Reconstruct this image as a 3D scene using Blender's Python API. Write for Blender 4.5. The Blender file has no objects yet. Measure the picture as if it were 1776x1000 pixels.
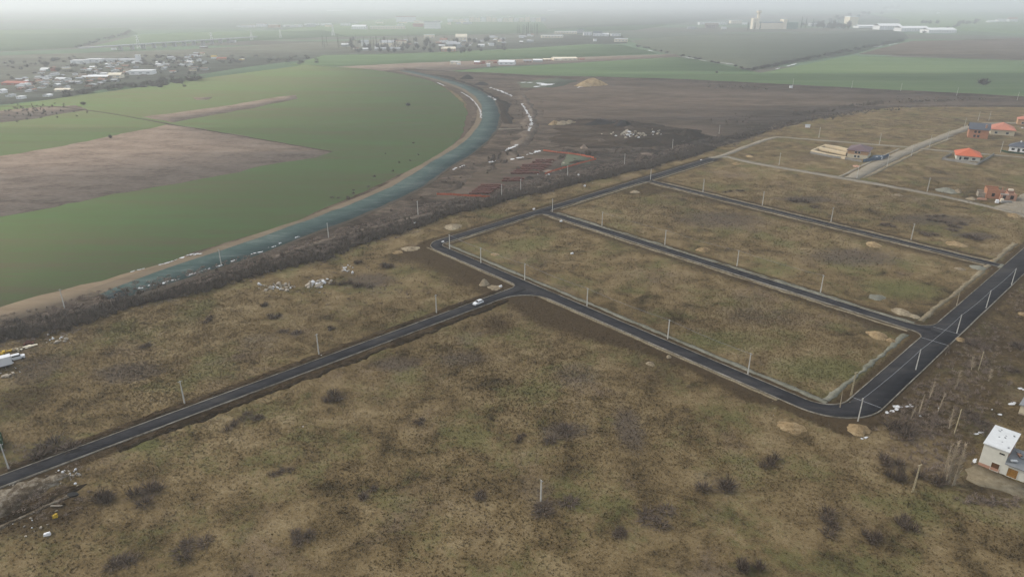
import bpy, bmesh, math, random
import numpy as np
from mathutils import Vector
from mathutils.geometry import tessellate_polygon
R = math.radians
rng = random.Random(11)
nr = np.random.default_rng(7)
S = bpy.context.scene
COL = S.collection

# ------------------------------------------------------------------ camera, sky, sun, exposure
CAM_H, FOC = 105.0, 1184.0
PITCH = math.atan(497 / FOC)
cd = bpy.data.cameras.new('camera'); cam = bpy.data.objects.new('camera', cd); COL.objects.link(cam)
cam.location = (0, 0, CAM_H); cam.rotation_euler = (R(90) - PITCH, 0, 0)
cd.sensor_width = 36; cd.lens = 36 * FOC / 1776; cd.clip_start = 1; cd.clip_end = 120000
S.camera = cam

SUN_EL, SUN_AZ = 36.0, -72.0          # azimuth clockwise from +y
w = bpy.data.worlds.new('World'); S.world = w; w.use_nodes = True
nt = w.node_tree; bg = nt.nodes['Background']
sky = nt.nodes.new('ShaderNodeTexSky'); sky.sky_type = 'NISHITA'; sky.sun_disc = False
sky.sun_elevation = R(SUN_EL); sky.sun_rotation = R(SUN_AZ); sky.air_density = 1.0; sky.dust_density = 5.0; sky.ozone_density = 1.0
mx = nt.nodes.new('ShaderNodeMix'); mx.data_type = 'RGBA'; mx.inputs[0].default_value = 0.62
mx.inputs[7].default_value = (8.15, 8.7, 9.3, 1)          # the even grey-white of a thin overcast
nt.links.new(sky.outputs[0], mx.inputs[6]); nt.links.new(mx.outputs[2], bg.inputs[0])
bg.inputs[1].default_value = 0.10
sl = bpy.data.lights.new('sun', 'SUN'); sun = bpy.data.objects.new('sun', sl); COL.objects.link(sun)
sl.energy = 1.5; sl.angle = R(14); sl.color = (1, 0.955, 0.88)
az, el = R(SUN_AZ), R(SUN_EL)
to_sun = Vector((math.sin(az) * math.cos(el), math.cos(az) * math.cos(el), math.sin(el)))
sun.rotation_euler = (-to_sun).to_track_quat('-Z', 'Y').to_euler()
S.view_settings.view_transform = 'Standard'; S.view_settings.look = 'None'
S.view_settings.exposure = 0.45; S.view_settings.gamma = 1; S.view_settings.use_curve_mapping = False
S.cycles.volume_bounces = 4; S.cycles.max_bounces = 6; S.cycles.diffuse_bounces = 3

# ------------------------------------------------------------------ survey: ground point of a survey mark
def G(u, v, z=0.0):
    x = (u - 888) / FOC; y = (500 - v) / FOC
    t = (z - CAM_H) / (-math.sin(PITCH) + y * math.cos(PITCH))
    return (x * t, (math.cos(PITCH) + y * math.sin(PITCH)) * t)
def GV(pts): return [G(*p) for p in pts]
def mpp(u, v):                                              # metres spanned by one survey step at that ground point
    X, Y = G(u, v); return (Y * math.cos(PITCH) + CAM_H * math.sin(PITCH)) / FOC

# ------------------------------------------------------------------ materials
MATS = {}
def base_mat(name, rough=0.9):
    m = bpy.data.materials.new(name); m.use_nodes = True
    b = m.node_tree.nodes['Principled BSDF']; b.inputs['Roughness'].default_value = rough
    b.inputs['Specular IOR Level'].default_value = 0.15
    MATS[name] = m; return m, m.node_tree, b
def N(t, ty, **k):
    n = t.nodes.new(ty)
    for a, v in k.items(): setattr(n, a, v)
    return n
def noise(t, vec, scale, detail=4, rough=0.55, dist=0.0):
    n = N(t, 'ShaderNodeTexNoise'); n.inputs['Scale'].default_value = scale; n.inputs['Detail'].default_value = detail
    n.inputs['Roughness'].default_value = rough; n.inputs['Distortion'].default_value = dist
    t.links.new(vec, n.inputs['Vector']); return n.outputs['Fac']
def math_(t, op, a, b=None, c=None, clamp=False):
    n = N(t, 'ShaderNodeMath', operation=op, use_clamp=clamp)
    for i, x in enumerate((a, b, c)):
        if x is None: continue
        if isinstance(x, (int, float)): n.inputs[i].default_value = x
        else: t.links.new(x, n.inputs[i])
    return n.outputs[0]
def ramp(t, fac, stops):
    n = N(t, 'ShaderNodeValToRGB'); e = n.color_ramp.elements
    while len(e) < len(stops): e.new(0.5)
    for i, (p, c) in enumerate(stops): e[i].position = p; e[i].color = (*c, 1)
    t.links.new(fac, n.inputs[0]); return n.outputs[0]
def mixc(t, fac, a, b, mode='MIX'):
    n = N(t, 'ShaderNodeMix', data_type='RGBA', blend_type=mode)
    for i, x in ((0, fac), (6, a), (7, b)):
        if isinstance(x, (int, float)): n.inputs[i].default_value = x
        elif isinstance(x, tuple): n.inputs[i].default_value = (*x, 1)
        else: t.links.new(x, n.inputs[i])
    return n.outputs[2]
def smooth(t, x, lo, hi):
    n = N(t, 'ShaderNodeMapRange', interpolation_type='SMOOTHSTEP'); n.inputs[1].default_value = lo; n.inputs[2].default_value = hi
    t.links.new(x, n.inputs[0]); return n.outputs[0]
def obj_coord(t): return N(t, 'ShaderNodeTexCoord').outputs['Object']
def geo_pos(t): return N(t, 'ShaderNodeNewGeometry').outputs['Position']

def noisy(name, stops, scales=(0.03, 0.3, 2.0), weights=(0.5, 0.35, 0.25), rough=0.92, bump=0.0, stretch=None, rot=0.0, contrast=1.0, spec=0.1):
    """several scales of noise summed and sent through a ramp; scales are per metre of the place"""
    m, t, b = base_mat(name, rough); b.inputs['Specular IOR Level'].default_value = spec
    v = geo_pos(t)
    if stretch or rot:
        mp = N(t, 'ShaderNodeMapping'); mp.inputs['Rotation'].default_value = (0, 0, rot); mp.inputs['Scale'].default_value = stretch or (1, 1, 1)
        t.links.new(v, mp.inputs[0]); v = mp.outputs[0]
    stops = [(p, tuple(x * 0.80 for x in c)) for p, c in stops]
    tot = None
    for s, wt in zip(scales, weights):
        n = math_(t, 'MULTIPLY_ADD', math_(t, 'SUBTRACT', noise(t, v, s, 5, 0.6), 0.5), wt * 2 * contrast, 0.0)
        tot = n if tot is None else math_(t, 'ADD', tot, n)
    f = math_(t, 'ADD', tot, 0.5, clamp=True)
    t.links.new(ramp(t, f, stops), b.inputs['Base Color'])
    if bump:
        bp = N(t, 'ShaderNodeBump'); bp.inputs['Strength'].default_value = 1.0; bp.inputs['Distance'].default_value = bump
        t.links.new(f, bp.inputs['Height']); t.links.new(bp.outputs[0], b.inputs['Normal'])
    return m
def plain(name, c, rough=0.7, var=0.12, scale=1.5, spec=0.2):
    lo = tuple(x * (1 - var) for x in c); hi = tuple(min(1, x * (1 + var)) for x in c)
    return noisy(name, [(0.2, lo), (0.8, hi)], (scale * 0.2, scale), (0.5, 0.5), rough, spec=spec)

DIRT_D, DIRT_M, DIRT_L = (0.054, 0.040, 0.026), (0.088, 0.066, 0.043), (0.145, 0.112, 0.070)
def meadow_colour(t, v, attr=True):
    n1 = noise(t, v, 0.016, 4, 0.6); n2 = noise(t, v, 0.11, 6, 0.62, 0.4); n3 = noise(t, v, 0.75, 5, 0.65); n4 = noise(t, v, 2.6, 3, 0.6)
    f = math_(t, 'MULTIPLY_ADD', math_(t, 'SUBTRACT', n1, 0.5), 1.1, 0.47)
    f = math_(t, 'MULTIPLY_ADD', math_(t, 'SUBTRACT', n2, 0.5), 2.0, f)
    f = math_(t, 'MULTIPLY_ADD', math_(t, 'SUBTRACT', n3, 0.5), 0.5, f)
    f = math_(t, 'MULTIPLY_ADD', math_(t, 'SUBTRACT', n4, 0.5), 0.75, f, clamp=True)
    c = ramp(t, f, [(0.0, (0.042, 0.032, 0.018)), (0.22, (0.086, 0.062, 0.032)), (0.50, (0.146, 0.105, 0.053)), (0.8, (0.200, 0.150, 0.081)), (1.0, (0.252, 0.196, 0.113))])
    # thin greener growth coming through
    g = noise(t, v, 0.045, 5, 0.6); g2 = noise(t, v, 0.5, 4, 0.6)
    gm = smooth(t, math_(t, 'MULTIPLY_ADD', g2, 0.35, g), 0.66, 0.86)
    c = mixc(t, math_(t, 'MULTIPLY', gm, 0.65), c, (0.112, 0.110, 0.044))
    # pinkish grey dead stems
    p = noise(t, v, 0.033, 5, 0.65, 0.6); pm = smooth(t, math_(t, 'MULTIPLY_ADD', n3, 0.25, p), 0.66, 0.84)
    c = mixc(t, math_(t, 'MULTIPLY', pm, 0.55), c, (0.165, 0.122, 0.086))
    if attr:
        a = N(t, 'ShaderNodeAttribute', attribute_name='mask')
        sp = N(t, 'ShaderNodeSeparateColor'); t.links.new(a.outputs['Color'], sp.inputs[0])
        br = math_(t, 'ADD', math_(t, 'MULTIPLY', noise(t, v, 0.22, 6, 0.65), 0.55), math_(t, 'MULTIPLY', noise(t, v, 1.1, 4, 0.6), 0.45))
        def layer(c, ch, col, amt):
            k = math_(t, 'ADD', ch, math_(t, 'MULTIPLY', math_(t, 'SUBTRACT', br, 0.5), 1.1))
            k = math_(t, 'MULTIPLY', smooth(t, k, 0.28, 0.72), amt)
            k = math_(t, 'MULTIPLY', k, smooth(t, ch, 0.0, 0.15))
            return mixc(t, k, c, col)
        tone = math_(t, 'MULTIPLY_ADD', math_(t, 'SUBTRACT', n3, 0.5), 1.1, 0.5, clamp=True)
        soil = ramp(t, tone, [(0.1, (0.032, 0.022, 0.013)), (0.6, (0.056, 0.039, 0.022)), (1.0, (0.098, 0.070, 0.041))])
        gr = ramp(t, tone, [(0.1, (0.070, 0.072, 0.027)), (0.6, (0.118, 0.117, 0.046)), (1.0, (0.175, 0.168, 0.078))])
        sc = ramp(t, tone, [(0.1, (0.052, 0.041, 0.032)), (0.6, (0.090, 0.071, 0.056)), (1.0, (0.140, 0.112, 0.088))])
        c = layer(c, sp.outputs[1], gr, 0.75); c = layer(c, sp.outputs[2], sc, 0.8); c = layer(c, sp.outputs[0], soil, 0.95)
    return c, f

def make_meadow_mats():
    m, t, b = base_mat('meadow', 1.0); b.inputs['Specular IOR Level'].default_value = 0.0
    c, f = meadow_colour(t, geo_pos(t)); t.links.new(c, b.inputs['Base Color'])
    bp = N(t, 'ShaderNodeBump'); bp.inputs['Distance'].default_value = 0.22; bp.inputs['Strength'].default_value = 0.7
    h = math_(t, 'ADD', noise(t, geo_pos(t), 0.35, 8, 0.75), noise(t, geo_pos(t), 2.6, 4, 0.7))
    t.links.new(h, bp.inputs['Height']); t.links.new(bp.outputs[0], b.inputs['Normal'])
    m, t, b = base_mat('dry_grass', 1.0); b.inputs['Specular IOR Level'].default_value = 0.0
    c, f = meadow_colour(t, geo_pos(t), attr=True)
    rnd = N(t, 'ShaderNodeNewGeometry').outputs['Random Per Island']
    c2 = mixc(t, 1.0, c, ramp(t, rnd, [(0, (0.64, 0.62, 0.59)), (0.55, (1.02, 1.0, 0.97)), (1, (1.55, 1.50, 1.41))]), 'MULTIPLY')
    t.links.new(c2, b.inputs['Base Color'])
    g = N(t, 'ShaderNodeNewGeometry'); sc = N(t, 'ShaderNodeVectorMath', operation='SCALE'); sc.inputs[3].default_value = 0.35; t.links.new(g.outputs['Normal'], sc.inputs[0])
    ad = N(t, 'ShaderNodeVectorMath', operation='ADD'); ad.inputs[1].default_value = (0, 0, 0.8); t.links.new(sc.outputs[0], ad.inputs[0])
    nm = N(t, 'ShaderNodeVectorMath', operation='NORMALIZE'); t.links.new(ad.outputs[0], nm.inputs[0]); t.links.new(nm.outputs[0], b.inputs['Normal'])
make_meadow_mats()

def far_plain_mat():
    m, t, b = base_mat('far_plain', 1.0); b.inputs['Specular IOR Level'].default_value = 0
    v = geo_pos(t)
    mp = N(t, 'ShaderNodeMapping'); mp.inputs['Rotation'].default_value = (0, 0, 0.5); mp.inputs['Scale'].default_value = (1 / 900, 1 / 420, 1); t.links.new(v, mp.inputs[0])
    vo = N(t, 'ShaderNodeTexVoronoi'); vo.inputs['Scale'].default_value = 1.0; vo.voronoi_dimensions = '2D'; vo.distance = 'CHEBYCHEV'; t.links.new(mp.outputs[0], vo.inputs['Vector'])
    sp = N(t, 'ShaderNodeSeparateColor'); t.links.new(vo.outputs['Color'], sp.inputs[0])
    c = ramp(t, sp.outputs[0], [(0.0, (0.095, 0.140, 0.080)), (0.35, (0.110, 0.165, 0.095)), (0.5, (0.10, 0.118, 0.085)), (0.65, (0.115, 0.10, 0.082)), (0.85, (0.085, 0.112, 0.082)), (1.0, (0.13, 0.145, 0.11))])
    n = noise(t, v, 0.008, 6, 0.6)
    c = mixc(t, 0.6, c, ramp(t, n, [(0.3, (0.5, 0.5, 0.5)), (0.7, (1.3, 1.3, 1.3))]), 'MULTIPLY')
    t.links.new(c, b.inputs['Base Color'])
far_plain_mat()

def field(name, lo, mid, hi, rot=0.75, sc=1.0, stretch=(0.12, 1, 1), contrast=0.9, bump=0.0):
    return noisy(name, [(0.15, lo), (0.5, mid), (0.85, hi)], (0.012 * sc, 0.07 * sc, 0.5 * sc), (0.5, 0.45, 0.3), 1.0, bump, stretch, rot, contrast, 0.0)
# crop rows run with the long side of the field
field('winter_wheat', (0.180, 0.164, 0.088), (0.156, 0.190, 0.080), (0.148, 0.218, 0.082), rot=-0.75, sc=1.3, stretch=(0.14, 1, 1), contrast=1.4)
field('winter_wheat_far', (0.095, 0.150, 0.068), (0.120, 0.180, 0.080), (0.145, 0.195, 0.095), rot=-0.1, contrast=1.7)
field('bright_wheat', (0.105, 0.142, 0.056), (0.122, 0.170, 0.062), (0.140, 0.19, 0.075), rot=-0.62)
field('stubble', (0.150, 0.110, 0.085), (0.260, 0.198, 0.152), (0.325, 0.255, 0.198), rot=0.1, sc=7, stretch=(0.45, 1, 1), contrast=1.5)
field('ploughed', (0.062, 0.050, 0.036), (0.106, 0.082, 0.063), (0.150, 0.116, 0.092), rot=0.35, sc=2.2, stretch=(0.35, 1, 1), contrast=1.7)
field('village_soil', (0.095, 0.080, 0.065), (0.135, 0.135, 0.10), (0.18, 0.185, 0.14), rot=0.2, sc=1.5, stretch=(0.3, 1, 1), contrast=1.6)
field('grey_field', (0.085, 0.094, 0.066), (0.108, 0.122, 0.085), (0.135, 0.146, 0.105), rot=0.2)
field('site_soil', (0.040, 0.031, 0.024), (0.086, 0.067, 0.052), (0.155, 0.122, 0.092), rot=0.75, sc=4.0, stretch=(0.5, 1, 1), contrast=2.0, bump=0.4)
field('bank_soil', (0.058, 0.044, 0.033), (0.090, 0.069, 0.052), (0.128, 0.100, 0.075), rot=0.0, sc=3.0, stretch=(1, 1, 1), contrast=1.2)
field('dark_soil', (0.030, 0.023, 0.018), (0.045, 0.035, 0.027), (0.065, 0.052, 0.040), sc=4, stretch=(1, 1, 1))
field('spoil_soil', (0.030, 0.022, 0.016), (0.055, 0.041, 0.030), (0.100, 0.078, 0.058), sc=5, stretch=(0.5, 1, 1), contrast=1.5)
field('shoulder_soil', (0.12, 0.095, 0.066), (0.165, 0.132, 0.094), (0.21, 0.17, 0.125), sc=4, rot=-0.75, stretch=(0.2, 1, 1))
field('rubble_soil', (0.075, 0.056, 0.036), (0.145, 0.112, 0.076), (0.30, 0.26, 0.20), sc=9, stretch=(1, 1, 1), contrast=2.2, bump=.3)
field('ditch_soil', (0.028, 0.019, 0.011), (0.052, 0.036, 0.021), (0.095, 0.068, 0.041), sc=9, stretch=(1, 1, 1), contrast=1.8, bump=.3)
field('track_soil', (0.085, 0.066, 0.050), (0.145, 0.114, 0.087), (0.20, 0.162, 0.125), sc=6, stretch=(1, 1, 1), contrast=1.6)
field('sandy_track', (0.16, 0.12, 0.078), (0.215, 0.165, 0.112), (0.27, 0.215, 0.15), sc=4, rot=-0.75, stretch=(0.2, 1, 1))
field('gravel_road', (0.20, 0.175, 0.132), (0.27, 0.238, 0.185), (0.35, 0.312, 0.25), sc=6, rot=-0.75, stretch=(0.3, 1, 1))
field('crushed_stone', (0.046, 0.074, 0.070), (0.066, 0.100, 0.094), (0.125, 0.155, 0.142), sc=5, rot=-1.0, stretch=(0.35, 1, 1), contrast=1.5)
field('pale_gravel', (0.14, 0.135, 0.10), (0.20, 0.195, 0.15), (0.27, 0.26, 0.21), sc=10, stretch=(1, 1, 1), contrast=1.3)
field('tan_strip', (0.16, 0.13, 0.085), (0.23, 0.19, 0.125), (0.30, 0.255, 0.175), sc=10, stretch=(1, 1, 1), contrast=1.3)
field('sand', (0.24, 0.165, 0.085), (0.38, 0.272, 0.145), (0.50, 0.37, 0.21), sc=12, stretch=(1, 1, 1), contrast=1.7, bump=0.4)
field('sand_pale', (0.24, 0.185, 0.12), (0.37, 0.30, 0.20), (0.50, 0.42, 0.29), sc=12, stretch=(1, 1, 1), contrast=1.7, bump=0.4)
field('grey_spoil', (0.15, 0.145, 0.11), (0.22, 0.215, 0.17), (0.29, 0.285, 0.23), sc=12, stretch=(1, 1, 1), contrast=1.2, bump=0.2)
field('black_earth', (0.022, 0.020, 0.019), (0.034, 0.031, 0.03), (0.05, 0.046, 0.044), sc=12, stretch=(1, 1, 1), bump=0.2)
field('asphalt', (0.026, 0.026, 0.029), (0.037, 0.037, 0.041), (0.056, 0.054, 0.053), sc=7, rot=0.785, stretch=(0.3, 1, 1), contrast=1.7)
field('wet_ground', (0.03, 0.04, 0.045), (0.04, 0.055, 0.06), (0.06, 0.075, 0.08), sc=6)
noisy('kerb_concrete', [(0.25, (0.13, 0.108, 0.078)), (0.5, (0.25, 0.225, 0.18)), (0.8, (0.37, 0.34, 0.29))], (0.05, 0.35, 1.2), (0.4, 0.6, 0.3), 0.9)
plain('pole_concrete', (0.56, 0.54, 0.49), 0.8, 0.12, 1.0)
plain('old_wood', (0.46, 0.39, 0.25), 0.85, 0.2, 3)
plain('steel', (0.42, 0.43, 0.44), 0.5, 0.1)
plain('cable', (0.34, 0.35, 0.36), 0.5, 0.1)
noisy('snow', [(0.2, (0.40, 0.385, 0.36)), (0.45, (0.70, 0.70, 0.70)), (0.8, (0.86, 0.87, 0.88))], (0.05, 0.4, 1.5), (0.3, 0.5, 0.4), 0.8)
plain('stone', (0.37, 0.32, 0.25), 0.9, 0.25, 1)
plain('car_white', (0.78, 0.79, 0.80), 0.3, 0.02, spec=0.5)
plain('dark_glass', (0.018, 0.022, 0.026), 0.1, 0.1, spec=0.5)
plain('rubber', (0.02, 0.02, 0.02), 0.9, 0.1)
plain('white_plaster', (0.68, 0.66, 0.57), 0.85, 0.10, 0.8)
plain('cream_plaster', (0.62, 0.54, 0.38), 0.85, 0.08, 0.8)
plain('brick', (0.46, 0.215, 0.12), 0.9, 0.18, 3)
plain('brick_pale', (0.50, 0.28, 0.19), 0.9, 0.18, 3)
plain('orange_plaster', (0.52, 0.31, 0.17), 0.9, 0.1, 1)
plain('roof_orange', (0.56, 0.135, 0.06), 0.8, 0.12, 2)
plain('roof_salmon', (0.52, 0.20, 0.13), 0.85, 0.12, 2)
plain('roof_slate', (0.085, 0.095, 0.115), 0.6, 0.12, 2)
plain('roof_plum', (0.15, 0.10, 0.105), 0.7, 0.12, 2)
plain('roof_grey', (0.22, 0.23, 0.235), 0.7, 0.25, 1.0)
plain('roof_white', (0.70, 0.71, 0.70), 0.8, 0.10, 1.0)
plain('block_grey', (0.30, 0.285, 0.255), 0.9, 0.15, 2)
plain('brown_door', (0.115, 0.052, 0.020), 0.7, 0.25, 3)
plain('ochre_door', (0.30, 0.15, 0.03), 0.7, 0.35, 3)
plain('blue_sheet', (0.075, 0.12, 0.175), 0.6, 0.15, 2)
plain('green_sheet', (0.02, 0.06, 0.025), 0.6, 0.2, 1)
plain('timber', (0.56, 0.45, 0.29), 0.8, 0.1, 2)
plain('orange_net', (0.50, 0.125, 0.06), 0.8, 0.25, 1)
plain('rust', (0.105, 0.038, 0.026), 0.9, 0.35, 0.5)
plain('yellow_paint', (0.55, 0.36, 0.03), 0.6, 0.25, 1)
plain('red_paint', (0.45, 0.08, 0.055), 0.7, 0.2, 1)
plain('tree_bark', (0.20, 0.165, 0.12), 0.9, 0.2, 2)
plain('pale_bark', (0.42, 0.35, 0.25), 0.9, 0.2, 2)
plain('far_white', (0.90, 0.90, 0.89), 0.8, 0.08, 0.1)
plain('far_cream', (0.90, 0.80, 0.62), 0.8, 0.08, 0.1)
plain('far_grey', (0.42, 0.43, 0.44), 0.8, 0.1, 0.1)
plain('far_brown', (0.20, 0.15, 0.12), 0.8, 0.2, 0.1)
plain('far_red', (0.42, 0.13, 0.09), 0.8, 0.1, 0.1)
plain('far_tile', (0.33, 0.17, 0.12), 0.8, 0.15, 0.1)
plain('far_green', (0.16, 0.26, 0.22), 0.8, 0.1, 0.1)
def twig_mat(name, lo, hi):
    m, t, b = base_mat(name, 1.0); b.inputs['Specular IOR Level'].default_value = 0
    rnd = N(t, 'ShaderNodeNewGeometry').outputs['Random Per Island']
    n = noise(t, geo_pos(t), 0.14, 3)
    f = math_(t, 'ADD', math_(t, 'MULTIPLY', rnd, 0.6), math_(t, 'MULTIPLY', n, 0.6), clamp=True)
    t.links.new(ramp(t, f, [(0.15, lo), (0.9, hi)]), b.inputs['Base Color'])
twig_mat('shrub_twigs', (0.058, 0.044, 0.034), (0.135, 0.103, 0.078))
twig_mat('thicket_twigs', (0.058, 0.048, 0.039), (0.140, 0.114, 0.090))
twig_mat('weed_stems', (0.120, 0.090, 0.070), (0.240, 0.190, 0.150))
twig_mat('tree_twigs', (0.26, 0.205, 0.14), (0.42, 0.345, 0.245))
twig_mat('far_twigs', (0.045, 0.042, 0.040), (0.095, 0.088, 0.08))
twig_mat('evergreen', (0.018, 0.032, 0.022), (0.038, 0.058, 0.036))

# ------------------------------------------------------------------ builders
def props(o, label=None, cat=None, group=None, kind=None, category=None):
    cat = cat or category
    if label: o['label'] = label
    if cat: o['category'] = cat
    if group: o['group'] = group
    if kind: o['kind'] = kind
    return o
def empty(name, loc, rz=0.0, label=None, cat=None, group=None):
    o = bpy.data.objects.new(name, None); COL.objects.link(o); o.location = loc; o.rotation_euler = (0, 0, rz)
    return props(o, label, cat, group)
def arr_obj(name, V, F, mat, parent=None, smooth_=False):
    """mesh from arrays; F is (n,3) or (n,4)"""
    V = np.asarray(V, np.float32); F = np.asarray(F, np.int32); k = F.shape[1]
    me = bpy.data.meshes.new(name); me.vertices.add(len(V)); me.vertices.foreach_set('co', V.ravel())
    me.loops.add(F.size); me.loops.foreach_set('vertex_index', F.ravel())
    me.polygons.add(len(F)); me.polygons.foreach_set('loop_start', np.arange(0, F.size, k, dtype=np.int32)); me.polygons.foreach_set('loop_total', np.full(len(F), k, np.int32))
    if smooth_: me.polygons.foreach_set('use_smooth', np.ones(len(F), bool))
    me.materials.append(MATS[mat]); me.update(calc_edges=True)
    o = bpy.data.objects.new(name, me); COL.objects.link(o)
    if parent: o.parent = parent
    return o
class MB:
    def __init__(s): s.v = []; s.f = []; s.m = []
    def add(s, vs, fs, mi=0):
        b = len(s.v); s.v += [tuple(p) for p in vs]; s.f += [tuple(b + i for i in f) for f in fs]; s.m += [mi] * len(fs); return s
    def box(s, c, d, rz=0.0, mi=0, top=None, taper=1.0):
        """box centred on c (z = middle)"""
        co, si = math.cos(rz), math.sin(rz); vs = []
        for sz in (-1, 1):
            k = taper if sz > 0 else 1
            for sx, sy in ((-1, -1), (1, -1), (1, 1), (-1, 1)):
                x, y = sx * d[0] / 2 * k, sy * d[1] / 2 * k
                vs.append((c[0] + x * co - y * si, c[1] + x * si + y * co, c[2] + sz * d[2] / 2))
        return s.add(vs, [(3, 2, 1, 0), (4, 5, 6, 7), (0, 1, 5, 4), (1, 2, 6, 5), (2, 3, 7, 6), (3, 0, 4, 7)], mi)
    def prism(s, poly, z0, z1, mi=0):
        n = len(poly); vs = [(x, y, z0) for x, y in poly] + [(x, y, z1) for x, y in poly]
        return s.add(vs, [tuple(range(n - 1, -1, -1)), tuple(range(n, 2 * n))] + [(i, (i + 1) % n, n + (i + 1) % n, n + i) for i in range(n)], mi)
    def tube(s, p0, p1, r0, r1=None, n=6, mi=0):
        r1 = r0 if r1 is None else r1; p0, p1 = Vector(p0), Vector(p1); d = (p1 - p0)
        if d.length < 1e-6: return s
        a = d.normalized().orthogonal().normalized(); b = d.normalized().cross(a); vs = []
        for p, r in ((p0, r0), (p1, r1)):
            for i in range(n):
                t = 2 * math.pi * i / n; vs.append(p + a * (r * math.cos(t)) + b * (r * math.sin(t)))
        return s.add(vs, [tuple(range(n - 1, -1, -1)), tuple(range(n, 2 * n))] + [(i, (i + 1) % n, n + (i + 1) % n, n + i) for i in range(n)], mi)
    def gable(s, x0, x1, y0, y1, z, h, ov=0.4, axis='x', th=0.15, mi=0):
        """pitched roof over the rectangle, ridge along axis, as a closed shell"""
        x0 -= ov; x1 += ov; y0 -= ov; y1 += ov
        if axis == 'x':
            yc = (y0 + y1) / 2; p = [(x0, y0, z), (x1, y0, z), (x1, yc, z + h), (x0, yc, z + h), (x1, y1, z), (x0, y1, z)]
        else:
            xc = (x0 + x1) / 2; p = [(x0, y1, z), (x0, y0, z), (xc, y0, z + h), (xc, y1, z + h), (x1, y0, z), (x1, y1, z)]
        q = [(a, b, c - th) for a, b, c in p]
        return s.add(p + q, [(0, 1, 2, 3), (3, 2, 4, 5), (9, 8, 7, 6), (11, 10, 8, 9), (0, 6, 7, 1), (4, 10, 11, 5), (1, 7, 8, 2), (2, 8, 10, 4), (3, 9, 6, 0), (5, 11, 9, 3)], mi)
    def hip(s, x0, x1, y0, y1, z, h, ov=0.5, th=0.18, mi=0):
        x0 -= ov; x1 += ov; y0 -= ov; y1 += ov
        if x1 - x0 >= y1 - y0:
            k = (y1 - y0) / 2; yc = (y0 + y1) / 2; r = [(x0 + k, yc, z + h), (x1 - k - 0.02, yc, z + h)]
            F = [(0, 1, 5, 4), (1, 2, 5), (2, 3, 4, 5), (3, 0, 4)]
        else:
            k = (x1 - x0) / 2; xc = (x0 + x1) / 2; r = [(xc, y0 + k, z + h), (xc, y1 - k - 0.02, z + h)]
            F = [(0, 1, 4), (1, 2, 5, 4), (2, 3, 5), (3, 0, 4, 5)]
        b = [(x0, y0, z), (x1, y0, z), (x1, y1, z), (x0, y1, z)]; u = [(a, c, z - th) for a, c, _ in b]
        return s.add(b + r + u, F + [(9, 8, 7, 6), (0, 6, 7, 1), (1, 7, 8, 2), (2, 8, 9, 3), (3, 9, 6, 0)], mi)
    def mesh(s, name, mats):
        me = bpy.data.meshes.new(name); me.from_pydata(s.v, [], s.f)
        for m in ([mats] if isinstance(mats, str) else mats): me.materials.append(MATS[m])
        if max(s.m, default=0): me.polygons.foreach_set('material_index', s.m)
        me.update(); return me
    def build(s, name, mats, parent=None):
        o = bpy.data.objects.new(name, s.mesh(name, mats)); COL.objects.link(o)
        if parent: o.parent = parent
        return o
def copy_tree(o, parent=None):
    c = o.copy(); COL.objects.link(c)
    if parent: c.parent = parent
    for ch in list(o.children): copy_tree(ch, c)
    return c

# paths and polygons on the ground
def smooth_path(pts, step=6.0):
    out = []; n = len(pts)
    for i in range(n - 1):
        p0, p1, p2, p3 = pts[max(i - 1, 0)], pts[i], pts[i + 1], pts[min(i + 2, n - 1)]
        k = max(2, int(math.dist(p1, p2) / step))
        for j in range(k):
            t = j / k
            out.append(tuple(0.5 * (2 * b + (c - a) * t + (2 * a - 5 * b + 4 * c - d) * t * t + (3 * b - a - 3 * c + d) * t ** 3) for a, b, c, d in zip(p0, p1, p2, p3)))
    return out + [tuple(pts[-1])]
def resample(pts, step, closed=False):
    out = []; P = list(pts) + ([pts[0]] if closed else [])
    for a, b in zip(P, P[1:]):
        k = max(1, int(math.dist(a, b) / step))
        out += [(a[0] + (b[0] - a[0]) * j / k, a[1] + (b[1] - a[1]) * j / k) for j in range(k)]
    return out if closed else out + [tuple(P[-1])]
def normals(pts):
    n = len(pts); out = []
    for i in range(n):
        a, b = pts[max(i - 1, 0)], pts[min(i + 1, n - 1)]; d = math.dist(a, b) or 1
        out.append((-(b[1] - a[1]) / d, (b[0] - a[0]) / d))
    return out
def offset(pts, d): return [(x + nx * d, y + ny * d) for (x, y), (nx, ny) in zip(pts, normals(pts))]
def walk(r, n, amp):                                         # correlated edge wander
    v = 0; out = []
    for _ in range(n): v = v * 0.72 + r.gauss(0, amp) * 0.7; out.append(v)
    return out
def ribbon(name, pts, width, mat, z, jit=0.0, th=0.35, kind='structure', **kw):
    n = len(pts); W = [width(i / (n - 1)) if callable(width) else width for i in range(n)]
    r = random.Random(sum(map(ord, name)) + n); jl, jr = walk(r, n, jit), walk(r, n, jit); V = []; F = []
    for i, ((x, y), (nx, ny)) in enumerate(zip(pts, normals(pts))):
        l = max(0.05, W[i] / 2 + jl[i]); q = max(0.05, W[i] / 2 + jr[i])
        V += [(x + nx * l, y + ny * l, z), (x - nx * q, y - ny * q, z), (x + nx * l, y + ny * l, z - th), (x - nx * q, y - ny * q, z - th)]
    for i in range(n - 1):
        a = 4 * i; F += [(a, a + 1, a + 5, a + 4), (a + 2, a, a + 4, a + 6), (a + 1, a + 3, a + 7, a + 5)]
    return props(arr_obj(name, V, F, mat), kind=kind, **kw)
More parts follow.
